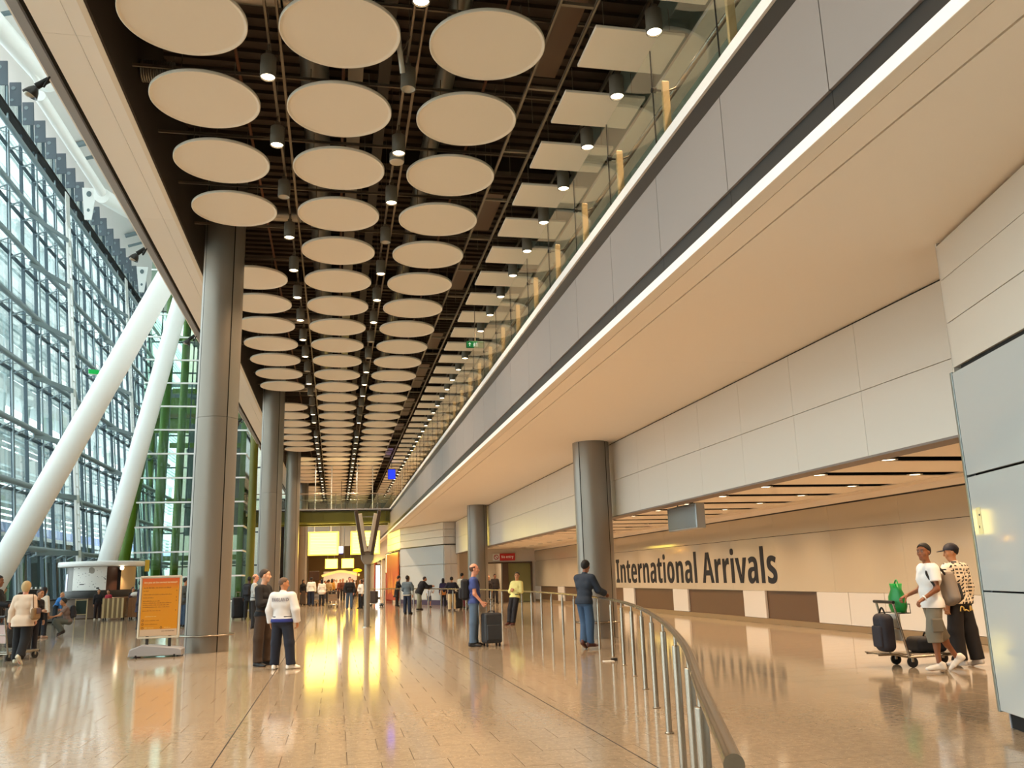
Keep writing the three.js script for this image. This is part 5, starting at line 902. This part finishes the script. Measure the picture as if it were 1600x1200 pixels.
  if (o.hat === 'cap') { const m = cloth(o.hatColor ?? '#1c1a2a', 0.7), c = part(t, 'cap', skin([{ bones: [scalp(0.017)], clip: hp(0, 1, -0.12, 0.035) }], cellH), m); part(c, 'peak', skin([{ bones: [hE(0, 0.042, 0.125, [0.07, 0.009, 0.075])] }], cellH), m); }
  if (o.hat === 'brim') { const m = cloth(o.hatColor ?? '#231a18', 0.7), c = part(t, 'hat', skin([{ bones: [hE(0, 0.1, -0.01, [0.088, 0.075, 0.1])], clip: hp(0, 1, 0, 0.05) }], cellH), m); part(c, 'brim', skin([{ bones: [hE(0, 0.06, 0, [0.16, 0.012, 0.17])] }], cellH), m); }
  o.after?.(t, { T, A, J, s, Hd, up, fw, lf, root, torso, hs });
  return { t, A, T, world: v => v.clone().applyAxisAngle(V(0, 1, 0), rad(o.face)).add(V(o.at[0], 0, o.at[1])) };
}
function planarUV(g, y0) { const p = g.attributes.position, u = []; for (let i = 0; i < p.count; i++) u.push(p.getX(i) / 0.7 + 0.5 + (p.getZ(i) > 0 ? 0.31 : 0), (p.getY(i) - y0) / 0.7); g.setAttribute('uv', new THREE.Float32BufferAttribute(u, 2)); }
function backpack(label, P, s, col, col2, off = [0, 0.3, -0.19], tilt = 0) {      // hangs on the back of person P
  const c = P.world(P.T(off[0], off[1], off[2]));
  const t = thing('backpack', label, 'backpack', [c.x, c.y, c.z], P.t.rotation.y); const i = part(t, 'body', rb(0.3 * s, 0.46 * s, 0.18 * s, 0.07 * s, 0, 0, 0, 4), M(col, 0.75)); i.rotation.z = tilt;
  const q = part(t, 'front_pocket', rb(0.24 * s, 0.24 * s, 0.1 * s, 0.04 * s, 0, -0.08 * s, -0.085 * s, 3), M(col2, 0.75)); q.rotation.z = tilt;
  return t;
}
// ================= the people =================
const JEANS = '#3c5470', NAVY = '#1b2236', BLACK = '#17161a';
const crossed = { armL: { ua: [0.25, -1, 0.22], fa: [-1.0, 0.28, 0.62], curl: 0.5 }, armR: { ua: [0.25, -1, 0.22], fa: [-1.0, 0.2, 0.8], curl: 0.5 } };
const hang = { ua: [0.14, -1, 0.0], fa: [0.04, -1, 0.14] };
const clasp = { armL: { ua: [0.2, -1, 0.1], fa: [-0.55, -0.5, 0.8], curl: 0.7 }, armR: { ua: [0.2, -1, 0.1], fa: [-0.55, -0.5, 0.8], curl: 0.7 } };

const woman = person({ name: 'person', at: [-6.86, -21.8], face: 176, h: 1.74, female: true, build: 1.12, fine: 2, skin: 'pink', hair: 'bob', hairColor: '#c9a877', label: 'woman in a cream jacket and black trousers walking away with a shoulder bag',
  top: { color: '#ead0b8', long: true, hem: -0.13, loose: 0.01, flare: 0.03, name: 'jacket' }, legs: { color: BLACK, wide: 0.03 }, shoes: '#d9cfb8', legL: { th: [0.03, -1, 0.12], sh: [0.02, -1, -0.05] }, legR: { th: [0.03, -1, -0.1], sh: [0.0, -0.86, -0.55], tip: 42 }, armL: { ua: [0.25, -1, -0.1], fa: [0.1, -1, 0.05] }, armR: { ua: [0.2, -1, -0.12], fa: [0.0, -0.8, 0.5] } });
{ const c = woman.world(woman.T(-0.27, 0.2, -0.04)); const b = thing('shoulder_bag', 'brown and tan handbag hanging from the shoulder of the woman in cream', 'handbag', [c.x, c.y, c.z], woman.t.rotation.y); part(b, 'body', rb(0.11, 0.26, 0.34, 0.05, 0, -0.06, 0, 3), M('#8d6b45', 0.6)); part(b, 'front_flap', rb(0.03, 0.12, 0.22, 0.012, -0.055, 0.0, 0, 2), M('#5a4650', 0.6)); part(b, 'strap', tube([V(0, 0.04, -0.14), V(0.07, 0.32, -0.03), V(0.09, 0.36, 0.02), V(0.06, 0.3, 0.08), V(0, 0.04, 0.15)], 0.012, 30, 6), M('#7a5a3a', 0.6)); }

person({ at: [-1.42, -18.62], face: 66, h: 1.86, fine: 2, skin: 'fair', hair: 'short', hairColor: '#3a2c22', hairVol: 0.004, label: 'tall man in a black jumper and brown trousers standing behind the man in white', look: 22, ...crossed, top: { color: '#131215', loose: 0.012, name: 'jumper' }, legs: { color: '#3b2a1c', wide: 0.028 }, shoes: '#151312', legL: { th: [0.09, -1, 0.06], sh: [0.02, -1, -0.05] }, legR: { th: [0.08, -1, -0.03], sh: [0.02, -1, 0] } });
person({ at: [-0.99, -17.78], face: 158, h: 1.68, fine: 2, build: 1.12, skin: 'tan', hair: 'short', hairColor: '#5c4634', hairVol: 0.002, look: -52, nod: 6, label: 'man in a white sports jacket lettered ENGLAND and navy track trousers', top: { color: '#d6d3d1', loose: 0.022, collar: true, hem: 0.03, name: 'jacket' }, legs: { color: '#161c2c', wide: 0.024, d: 0.018 }, shoes: '#e9e6df', legL: { th: [0.1, -1, 0.04], sh: [0.03, -1, -0.03], turn: 10 }, legR: { th: [0.17, -1, -0.02], sh: [0.1, -1, 0], turn: 46 }, armL: { ua: [0.3, -1, -0.05], fa: [-0.05, -1, 0.22] }, armR: { ua: [0.36, -1, -0.08], fa: [0.02, -1, 0.3], curl: 0.6 },
  after: (t, c) => {
    const g = letters('ENGLAND', fontB, 0.066, 0.006, 0.34).toNonIndexed(); g.translate(-0.17, 0, 0); const p = g.attributes.position;
    const field = (x, y, z) => Math.min(...c.torso(0.014 + 0.022 * 0.6).map(b => boneDist(b, x, y, z)));
    for (let i = 0; i < p.count; i++) { const q = c.T(-p.getX(i) / c.s, 0.39 + p.getY(i) / c.s, -0.35); let k = 0; while (k++ < 60) { const d = field(q.x, q.y, q.z); if (d < 0.001) break; q.addScaledVector(c.fw, d * 0.8); } q.addScaledVector(c.fw, -0.016 - p.getZ(i)); p.setXYZ(i, q.x, q.y, q.z); }
    g.computeVertexNormals(); part(t, 'lettering', g, M('#84848f', 0.7));
    const sh = c.T(-0.2, 0.52, 0.01); part(t, 'shoulder_stripe', tube([c.T(-0.1, 0.575, -0.01), c.T(-0.17, 0.56, 0.0), c.T(-0.225, 0.5, 0.0), c.T(-0.25, 0.42, 0.0)], 0.014, 20, 6), M('#a8242c', 0.7)); part(t, 'waist_band', skin([{ bones: c.torso(0.033), clip: (x, y, z) => Math.abs(y - (c.root.y + 0.015 * c.s)) - 0.034 }], 0.012), M('#26307a', 0.8));
  } });
const blue = person({ at: [3.29, -21.2], face: 84, h: 1.9, fine: 2, skin: 'pink', hair: 'balding', hairColor: '#54382a', label: 'balding man in a blue shirt and jeans with a backpack, holding a suitcase', build: 1.04, belly: 0.015, top: { color: '#3b4a86', long: false, hem: -0.01, loose: 0.012, name: 'shirt' }, legs: { color: '#52677f', wide: 0.018 }, shoes: '#1d1a1b', legL: { th: [0.05, -1, 0.05], sh: [0.02, -1, -0.04] }, legR: { th: [0.05, -1, -0.07], sh: [0.02, -1, -0.06] }, armR: { ua: [0.12, -1, 0.05], fa: [0.02, -0.75, 0.62], curl: 0.9 }, armL: { ua: [0.12, -1, 0.1], fa: [-0.1, -0.75, 0.6], curl: 0.9 },
  after: (t, c) => part(t, 'belt', skin([{ bones: c.torso(0.018), clip: (x, y, z) => Math.abs(y - (c.root.y + 0.075 * c.s)) - 0.022 }], 0.012), cloth('#141318')) });
{ const b = backpack('black backpack worn by the balding man in the blue shirt', blue, 1.1, '#15151a', '#1d1d24', [0, 0.3, -0.2]); for (const s of [-1, 1]) part(b, 'strap', tube([V(s * 0.1, 0.2, 0.05), V(s * 0.13, 0.27, 0.2), V(s * 0.13, 0.18, 0.325), V(s * 0.14, 0, 0.32), V(s * 0.16, -0.14, 0.12)], 0.016, 24, 6), mt.rubber); }
person({ at: [6.02, -29.75], face: -52, h: 1.76, fine: 2, skin: 'tan', hair: 'short', hairColor: '#181210', lean: -15, look: 30, label: 'man in a pale yellow jumper leaning back on the rail with folded arms', ...crossed, top: { color: '#e6dc8e', loose: 0.014, name: 'jumper' }, legs: { color: '#15141a', wide: 0.02 }, shoes: '#5a2f26', legL: { th: [0.02, -1, 0.3], sh: [-0.02, -1, 0.22] }, legR: { th: [0.0, -1, 0.34], sh: [-0.1, -1, 0.26] } });
person({ at: [5.42, -19.0], face: 128, h: 1.84, fine: 2, skin: 'brown', hair: 'short', hairColor: '#0e0c0c', hairVol: 0.016, lean: 7, look: 12, label: 'dark-haired man in a denim jacket and jeans leaning on the rail', top: { color: '#222e3e', loose: 0.022, collar: true, hem: -0.06, name: 'jacket' }, legs: { color: '#35506f', wide: 0.02 }, shoes: '#4a2420', legR: { th: [0.02, -1, 0.1], sh: [-0.02, -1, -0.04] }, legL: { th: [-0.06, -1, 0.16], sh: [-0.12, -1, -0.32], tip: 25 }, armR: { ua: [0.25, -0.9, 0.42], fa: [0.0, -0.32, 1], curl: 0.7, palm: [0, -1, 0] }, armL: { ua: [0.15, -0.9, 0.5], fa: [0.1, -0.25, 1], curl: 0.8, palm: [0, -1, 0] } });
const tee = person({ at: [9.05, -12.2], face: -104, h: 1.86, fine: 2, skin: 'brown', hair: 'short', hairColor: '#100d0c', hairVol: 0.012, look: 34, label: 'young man in a white T-shirt and grey cargo shorts pushing a baggage trolley', top: { color: '#f1efec', long: false, hem: -0.06, d: 0.03, loose: 0.008, name: 't_shirt' }, legs: { cut: 'shorts', length: 0.3, color: '#7d7565', wide: 0.03, d: 0.02, name: 'cargo_shorts' }, shoes: '#dcd6cc', legL: { th: [0.04, -1, 0.16], sh: [0.02, -1, -0.04], turn: 0 }, legR: { th: [0.03, -1, -0.22], sh: [0.02, -0.85, -0.5], tip: 38 }, armL: { ua: [0.16, -1, 0.02], fa: [0.05, -0.55, 0.9], curl: 0.7, palm: [0, -1, 0] }, armR: { ua: [0.16, -1, 0.15], fa: [-0.05, -0.4, 0.95], curl: 0.7, palm: [0, -1, 0] },
  after: (t, c) => { part(t, 'watch', torus(0.034, 0.01, 0, 0, 0, 18).lookAt(c.A[1].wr.clone().sub(c.A[1].el)).translate(...c.A[1].wr.clone().lerp(c.A[1].el, 0.08).toArray()), mt.trimwhite); const k = c.J[1].hip.clone().lerp(c.J[1].knee, 0.72); part(t, 'cargo_pocket', rb(0.05, 0.2, 0.17, 0.02, k.x + 0.115, k.y, k.z, 2), cloth('#6f6758')); } });
{ const b = backpack('grey and black backpack slung over one shoulder of the man in white', tee, 1.05, '#82766a', '#151416', [0.05, 0.2, -0.26], 0.35); const st = part(b, 'strap', tube([V(0.05, 0.2, 0.05), V(0.1, 0.3, 0.14), V(0.1, 0.36, 0.24), V(0.13, 0.26, 0.37), V(0.2, 0.05, 0.3)], 0.018, 26, 6), mt.rubber); }
const hoodTex = canvasTex(512, 512, (c, w, h) => { c.fillStyle = '#efe3cf'; c.fillRect(0, 0, w, h); c.fillStyle = '#1c1a1e'; c.scale(2.1, 2.1); for (let x = 0; x < 8; x++) for (let y = 0; y < 13; y++) { const u = hash(x, y, 51), px = x * 32 + 4, py = y * 20 + 3; if (u < 0.04) continue; if (u < 0.55) c.fillRect(px, py, 14 + hash(x, y, 52) * 12, 8); else if (u < 0.75) { c.beginPath(); c.moveTo(px, py); c.lineTo(px + 10, py); c.lineTo(px + 24, py + 14); c.lineTo(px + 12, py + 14); c.fill(); } else { c.fillRect(px, py, 8, 15); c.fillRect(px, py + 9, 20, 6); } } });
person({ at: [9.84, -12.6], face: -158, h: 1.86, fine: 2, build: 1.05, skin: 'tan', hair: 'short', hairColor: '#151112', hat: 'cap', hatColor: '#191724', look: 42, nod: 8, label: 'young man in a black and white patterned hoodie, dark cap and baggy jeans', top: { mat: M('#ffffff', 0.85, 0, { map: hoodTex }), loose: 0.03, d: 0.02, hem: -0.03, collar: true, name: 'hoodie', under: '#8f9aa6' }, legs: { color: '#1d1a1c', wide: 0.03, d: 0.025, name: 'jeans' }, shoes: '#c9c2bb', legL: { th: [0.06, -1, 0.1], sh: [0.02, -1, -0.06] }, legR: { th: [0.08, -1, -0.1], sh: [0.04, -1, -0.12], tip: 8 }, armL: { ua: [0.24, -1, -0.06], fa: [0.06, -1, 0.2] }, armR: { ua: [0.26, -1, -0.04], fa: [0.08, -1, 0.2] },
  after: (t, c) => { for (const q of [-1, 1]) part(t, 'pocket_mark', tube([[-0.075, -0.03], [-0.055, 0.035], [-0.02, 0.03], [0.0, -0.02], [0.03, -0.01], [0.075, -0.035]].map(([x, y]) => c.T(q * 0.095 - x, -0.105 + y, -0.158 + Math.abs(q * 0.095 - x) * 0.3)), 0.011, 26, 6), M('#d9b968', 0.7)); } });

// people standing about in the middle distance
person({ at: [-2.95, -34.3], face: 96, h: 1.93, fine: 1, skin: 'pink', hair: 'balding', hairColor: '#6a5242', label: 'bald man in a grey shirt and black trousers behind the man in the black jumper', ...clasp, top: { color: '#a9aba8', loose: 0.012 }, legs: { color: '#141317', wide: 0.02 } });
const dk = person({ at: [-3.95, -43.0], face: 168, h: 1.92, fine: 1, skin: 'dark', hair: 'short', hairColor: '#0d0b0b', label: 'man in a dark suit with a dark rucksack standing beside the black trolley case', top: { color: '#1c1d22', hem: -0.16, loose: 0.015, name: 'jacket' }, legs: { color: '#16171b', wide: 0.02 } });
backpack('dark rucksack on the man in the dark suit by the first column', dk, 1.0, '#1d2028', '#252a33', [0.04, 0.28, -0.21]);
person({ at: [-5.95, -37.7], face: 120, h: 1.9, fine: 1, skin: 'tan', hair: 'short', hairColor: '#0f0c0b', label: 'man in a dark brown top and jeans half hidden by the first column', ...clasp, top: { color: '#3a352c', loose: 0.015, hem: -0.12 }, legs: { color: '#33475e', wide: 0.02 } });
person({ at: [-5.75, -39.2], face: -150, h: 1.86, fine: 1, skin: 'tan', hair: 'short', hairColor: '#5a3a26', label: 'person in a light blue shirt close behind the column with the yellow stand', ...crossed, top: { color: '#5d86b8' }, legs: { color: '#2a3040' } });
person({ at: [-7.5, -37.0], face: 100, h: 1.84, fine: 1, skin: 'brown', hair: 'short', hairColor: '#120f10', label: 'person in a purple-black coat partly hidden behind the left edge of the yellow stand', top: { color: '#241a30', hem: -0.3, flare: 0.04, name: 'coat' }, legs: { color: '#181722' } });
person({ at: [-9.92, -33.4], face: 160, h: 1.68, fine: 1, female: true, build: 0.85, skin: 'tan', hair: 'long', hairColor: '#241612', label: 'girl with long dark hair in a cream top and dark trousers near the coffee bar', top: { color: '#e3d2bd', loose: 0.008, hem: -0.06 }, legs: { color: '#1a1a22', wide: 0.02 }, shoes: '#c9a28a' });
{ const c = person({ at: [-9.2, -33.9], face: -72, h: 1.72, fine: 1, skin: 'tan', hair: 'short', hairColor: '#15100f', hairVol: 0.02, lean: 16, label: 'person in a patterned brown shirt crouching beside the wooden chair', top: { color: '#7a6258', long: false, loose: 0.014 }, legs: { color: '#5a5a50', wide: 0.02 }, shoes: '#2a2224', legL: { th: [0.2, 0.14, 1], sh: [0.02, -0.85, -0.55], tip: 14 }, legR: { th: [0.2, 0.0, 1], sh: [0.02, -0.85, -0.55], tip: 24 }, armL: { ua: [0.1, -0.8, 0.6], fa: [-0.05, -0.2, 1] }, armR: { ua: [0.1, -0.8, 0.6], fa: [-0.05, -0.3, 1] } });
  backpack('dark backpack on the crouching person', c, 0.95, '#1f1a1d', '#2a2226', [0, 0.3, -0.2]); }
person({ at: [-8.45, -24.7], face: 84, h: 1.95, fine: 1, skin: 'brown', hair: 'short', hairColor: '#120e0d', hairVol: 0.02, label: 'dark-haired man in a black suit with white collar at the left edge', armR: { ua: [0.1, -0.8, 0.5], fa: [0, -0.2, 1] }, top: { color: '#18181c', hem: -0.2, name: 'jacket', collar: true, loose: 0.012 }, legs: { color: '#17171b' } });
person({ at: [-8.0, -26.2], face: 60, h: 1.62, fine: 1, female: true, skin: 'tan', hair: 'short', hairColor: '#3a251a', label: 'woman in a black top leaning over the pink trolley behind the woman in cream', lean: 14, armR: { ua: [0.1, -0.8, 0.6], fa: [0, -0.1, 1] }, top: { color: '#1a171a' }, legs: { color: '#231f24' } });
person({ at: [-13.3, -42.0], face: 60, h: 1.82, fine: 1, skin: 'tan', hair: 'short', hairColor: '#241a14', label: 'man in a dark top standing at the coffee bar in front of the white strut', top: { color: '#2a2320' }, legs: { color: '#22232a' } });
person({ at: [-14.3, -42.6], face: 100, h: 1.78, fine: 1, skin: 'tan', hair: 'short', hat: 'cap', hatColor: '#2a2126', label: 'person in a dark cap queueing at the left end of the coffee bar', top: { color: '#57504a' }, legs: { color: '#2b2a2e' } });
person({ at: [-13.0, -45.6], face: 120, h: 1.5, fine: 1, skin: 'pink', hair: 'short', hairColor: '#c98a5a', lean: 24, label: 'person in a bright blue shirt bending by the kiosk tables', top: { color: '#2f6fb0' }, legs: { color: '#1c2028' } });
[[-12.35, -50.6, 20, 1.55, '#1a1518', '#2a1a1c', 'dark-dressed customer standing left in front of the kiosk counter'], [-11.95, -51.0, -30, 1.5, '#a01f2c', '#17171b', 'customer in a red top in front of the kiosk'], [-10.8, -51.3, 60, 1.6, '#1d1a1c', '#201d20', 'customer in black between the kiosk and the striped trolley'], [-9.9, -51.2, -100, 1.6, '#20191a', '#1a191c', 'dark-dressed person behind the brown cabinet next to the yellow stand']].forEach(([x, z, fc, h, a, b, label]) => person({ at: [x, z], face: fc, h, label, skin: 'tan', hair: 'short', hairColor: '#17110f', top: { color: a }, legs: { color: b }, shoes: '#d0c8bc' }));
person({ at: [-8.3, -50.0], face: 90, h: 1.82, fine: 1, skin: 'tan', hair: 'short', hairColor: '#3a241a', label: 'brown-haired person seen over the top of the yellow notice stand', top: { color: '#4a2a24' }, legs: { color: '#222' } });

// far hall, left to right
const far = (x, z, face, h, label, q) => person({ at: [x, z], face, h, label, skin: 'tan', hair: 'short', hairColor: '#15100e', fine: 0, ...q });
far(-2.29, -66.0, 30, 1.78, 'woman in a black headscarf and long brown dress beside the third column', { female: true, hair: 'scarf', hairColor: '#141214', top: { color: '#161416' }, legs: { cut: 'skirt', color: '#4a3c30', hem: 0.08, flare: 0.2 } });
far(-1.82, -67.1, -20, 1.82, 'man in black standing close to the woman in the headscarf', { skin: 'brown', top: { color: '#151316' }, legs: { color: '#18161a' } });
far(-1.62, -62.9, 176, 1.92, 'man in a white jumper and dark jeans walking away before the third column', { skin: 'dark', top: { color: '#e9e2d2', loose: 0.02 }, legs: { color: '#1d2438', wide: 0.02 }, legL: { th: [0.03, -1, 0.15], sh: [0.02, -1, -0.1] } });
far(-0.9, -62.2, 176, 1.78, 'woman in a white jacket and black trousers walking away beside the man in white', { female: true, hair: 'long', top: { color: '#e0d6c6', hem: -0.16, loose: 0.015 }, legs: { color: '#17171b' } });
far(-0.5, -71, 178, 1.76, 'person in a beige top walking away under the large left board', { top: { color: '#c7ab7c', hem: -0.1 }, legs: { color: '#2a2420' } });
far(-0.28, -78, 178, 1.84, 'person with long dark hair and a yellow bag under the board', { female: true, hair: 'long', top: { color: '#b8872f' }, legs: { color: '#191619' } });
far(0.1, -86, 170, 1.8, 'person in a pale top in the far crowd under the boards', { hair: 'bob', hairColor: '#b99a78', top: { color: '#d7c7ae' }, legs: { color: '#3a2c28' } });
far(0.45, -84, 10, 1.78, 'person in a red-brown top in the far crowd, facing this way', { top: { color: '#7a3a26' }, legs: { color: '#2a2022' } });
far(0.62, -75, 0, 1.8, 'person in brown close behind the man in the black jumper with jeans', { top: { color: '#5d3424' }, legs: { color: '#1f1a1c' } });
far(0.83, -53.2, 4, 1.82, 'man in a black jumper and blue jeans walking towards the camera in mid hall', { fine: 1, skin: 'pink', top: { color: '#141215', loose: 0.03, name: 'jumper' }, legs: { color: '#465a70', wide: 0.02 }, armL: { ua: [0.3, -1, 0.05], fa: [-0.1, -0.9, 0.35] }, armR: { ua: [0.3, -1, 0.05], fa: [-0.1, -0.9, 0.35] }, legL: { th: [0.05, -1, 0.12], sh: [0, -1, -0.08] }, legR: { th: [0.05, -1, -0.1], sh: [0, -1, -0.15] } });
far(1.52, -82, 0, 1.78, 'person in a pale blue top behind the woman in white near the forked pole', { top: { color: '#aeb6c0' }, legs: { color: '#33303a' } });
far(1.5, -53.6, -60, 1.66, 'woman with long dark hair in a white top beside the forked pole', { female: true, hair: 'long', fine: 1, top: { color: '#ece6da', loose: 0.015 }, legs: { color: '#19181c' }, armR: { ua: [0.6, -0.8, -0.1], fa: [-0.7, -0.6, 0.4] } });
far(1.85, -59.8, 120, 1.7, 'person in brown passing behind the forked pole', { female: true, hair: 'bob', hairColor: '#5a3422', top: { color: '#4a2a24' }, legs: { color: '#1d1a1c' } });
far(3.75, -55.2, 96, 1.8, 'person in a dark wide-brimmed hat and long black coat pushing a trolley', { fine: 1, hat: 'brim', lean: 8, top: { color: '#191517', hem: -0.4, flare: 0.05, name: 'coat' }, legs: { color: '#1a1618' }, armR: { ua: [0.1, -0.8, 0.5], fa: [0, -0.3, 1] }, armL: { ua: [0.1, -0.8, 0.5], fa: [0, -0.3, 1] } });
far(3.36, -42.3, 150, 1.76, 'person in a grey-blue body warmer and dark jeans standing in the hall', { fine: 1, skin: 'dark', top: { color: '#5d6b74', sleeveless: false, loose: 0.02, hem: -0.03, name: 'body_warmer', under: '#e2dccb' }, legs: { color: '#1f2a40', wide: 0.02 }, armR: { ua: [0.2, -0.9, 0.3], fa: [-0.3, 0.6, 0.7] }, armL: { ua: [0.2, -1, 0.1], fa: [-0.2, -0.4, 0.8] } });
far(3.46, -43.2, 150, 1.74, 'person with fair hair and a pale top hidden behind the one in the body warmer', { hair: 'bob', hairColor: '#cbb08a', top: { color: '#cfd6d6' }, legs: { color: '#d4cdbd' } });
far(4.42, -47.6, 100, 1.78, 'big man in a black jacket and khaki trousers bending over the rail', { fine: 1, build: 1.4, lean: 24, skin: 'tan', hairColor: '#3a3130', top: { color: '#17161a', hem: -0.12, loose: 0.035, name: 'jacket' }, legs: { color: '#8d8c78', wide: 0.03 }, shoes: '#2a1a18', armR: { ua: [0.1, -0.7, 0.7], fa: [0, 0.1, 1] }, armL: { ua: [0.1, -0.7, 0.7], fa: [0, 0.1, 1] }, legL: { th: [0.06, -1, 0.16], sh: [0, -1, 0.0] }, legR: { th: [0.06, -1, -0.12], sh: [0, -1, -0.12] } });
far(5.35, -51.4, 150, 1.14, 'small child in a dark cap and white shirt behind the rail', { fine: 1, headScale: 1.25, hat: 'cap', hatColor: '#26244a', top: { color: '#c9ccd2', long: false }, legs: { cut: 'shorts', length: -0.1, color: '#5a5a60' }, armR: { ua: [0.3, -0.5, 0.6], fa: [0, 0.6, 0.7] } });
far(6.05, -50.4, 176, 1.6, 'girl with long black hair, purple top and an orange bag behind the rail', { female: true, fine: 1, hair: 'long', hairColor: '#131018', top: { color: '#2a2246' }, legs: { color: '#1c1a22' }, after: (t, c) => part(t, 'hip_bag', rb(0.34, 0.26, 0.1, 0.04, 0.02, c.root.y - 0.03, -0.17, 3), M('#b3702c', 0.6)) });
far(5.8, -44.7, 176, 1.64, 'person in a dark blue top and cream trousers standing at the rail', { fine: 1, hairVol: 0.02, top: { color: '#1c1c2a', loose: 0.03, hem: -0.03 }, legs: { color: '#d9c39a', wide: 0.03 }, armL: { ua: [0.5, -0.8, 0.3], fa: [0.3, -0.5, 0.7] }, armR: { ua: [0.5, -0.8, 0.3], fa: [0.3, -0.5, 0.7] } });
far(6.75, -47.6, 150, 1.84, 'man in a cream shirt behind the second right column', { fine: 1, top: { color: '#e3d9c0' }, legs: { color: '#6a2228' } });
far(6.9, -45.6, -160, 1.76, 'woman with long brown hair in a grey top beside the second right column', { female: true, fine: 1, hair: 'long', hairColor: '#3a2018', top: { color: '#8d8a80' }, legs: { color: '#3a3034' } });
far(8.7, -50.5, 20, 1.68, 'woman with auburn hair in black coming through the corridor doorway', { female: true, hair: 'long', hairColor: '#5a3018', top: { color: '#221a1c', hem: -0.2 }, legs: { color: '#1c181a' } });
far(9.75, -54.2, 10, 1.76, 'man in a dark jacket standing in the no entry doorway', { skin: 'brown', top: { color: '#2c2422', loose: 0.02 }, legs: { color: '#231c1c' } });
// distant crowd between the bridge and the end wall, each one built
for (let i = 0; i < 12; i++) {
  const nm = ['dark brown', 'grey-brown', 'cream', 'red', 'navy', 'tan'][i % 6], x = -1.6 + hash(i, 1, 91) * 5, z = -88 - hash(i, 2, 91) * 26, c = ['#3a2a26', '#6a5a4a', '#c9b79a', '#7a2c26', '#2a2e3a', '#a8784a'][i % 6];
  far(x, z, hash(i, 3, 91) * 360, 1.65 + hash(i, 4, 91) * 0.2, `tiny ${i < 6 ? 'nearer' : 'farther'} figure in a ${nm} top in the far crowd under the small boards`, { group: 'tiny figures of the far crowd', top: { color: c }, legs: { color: ['#222028', '#2c3648', '#3a2e26'][i % 3] } });
}

renderer.render(scene, camera);
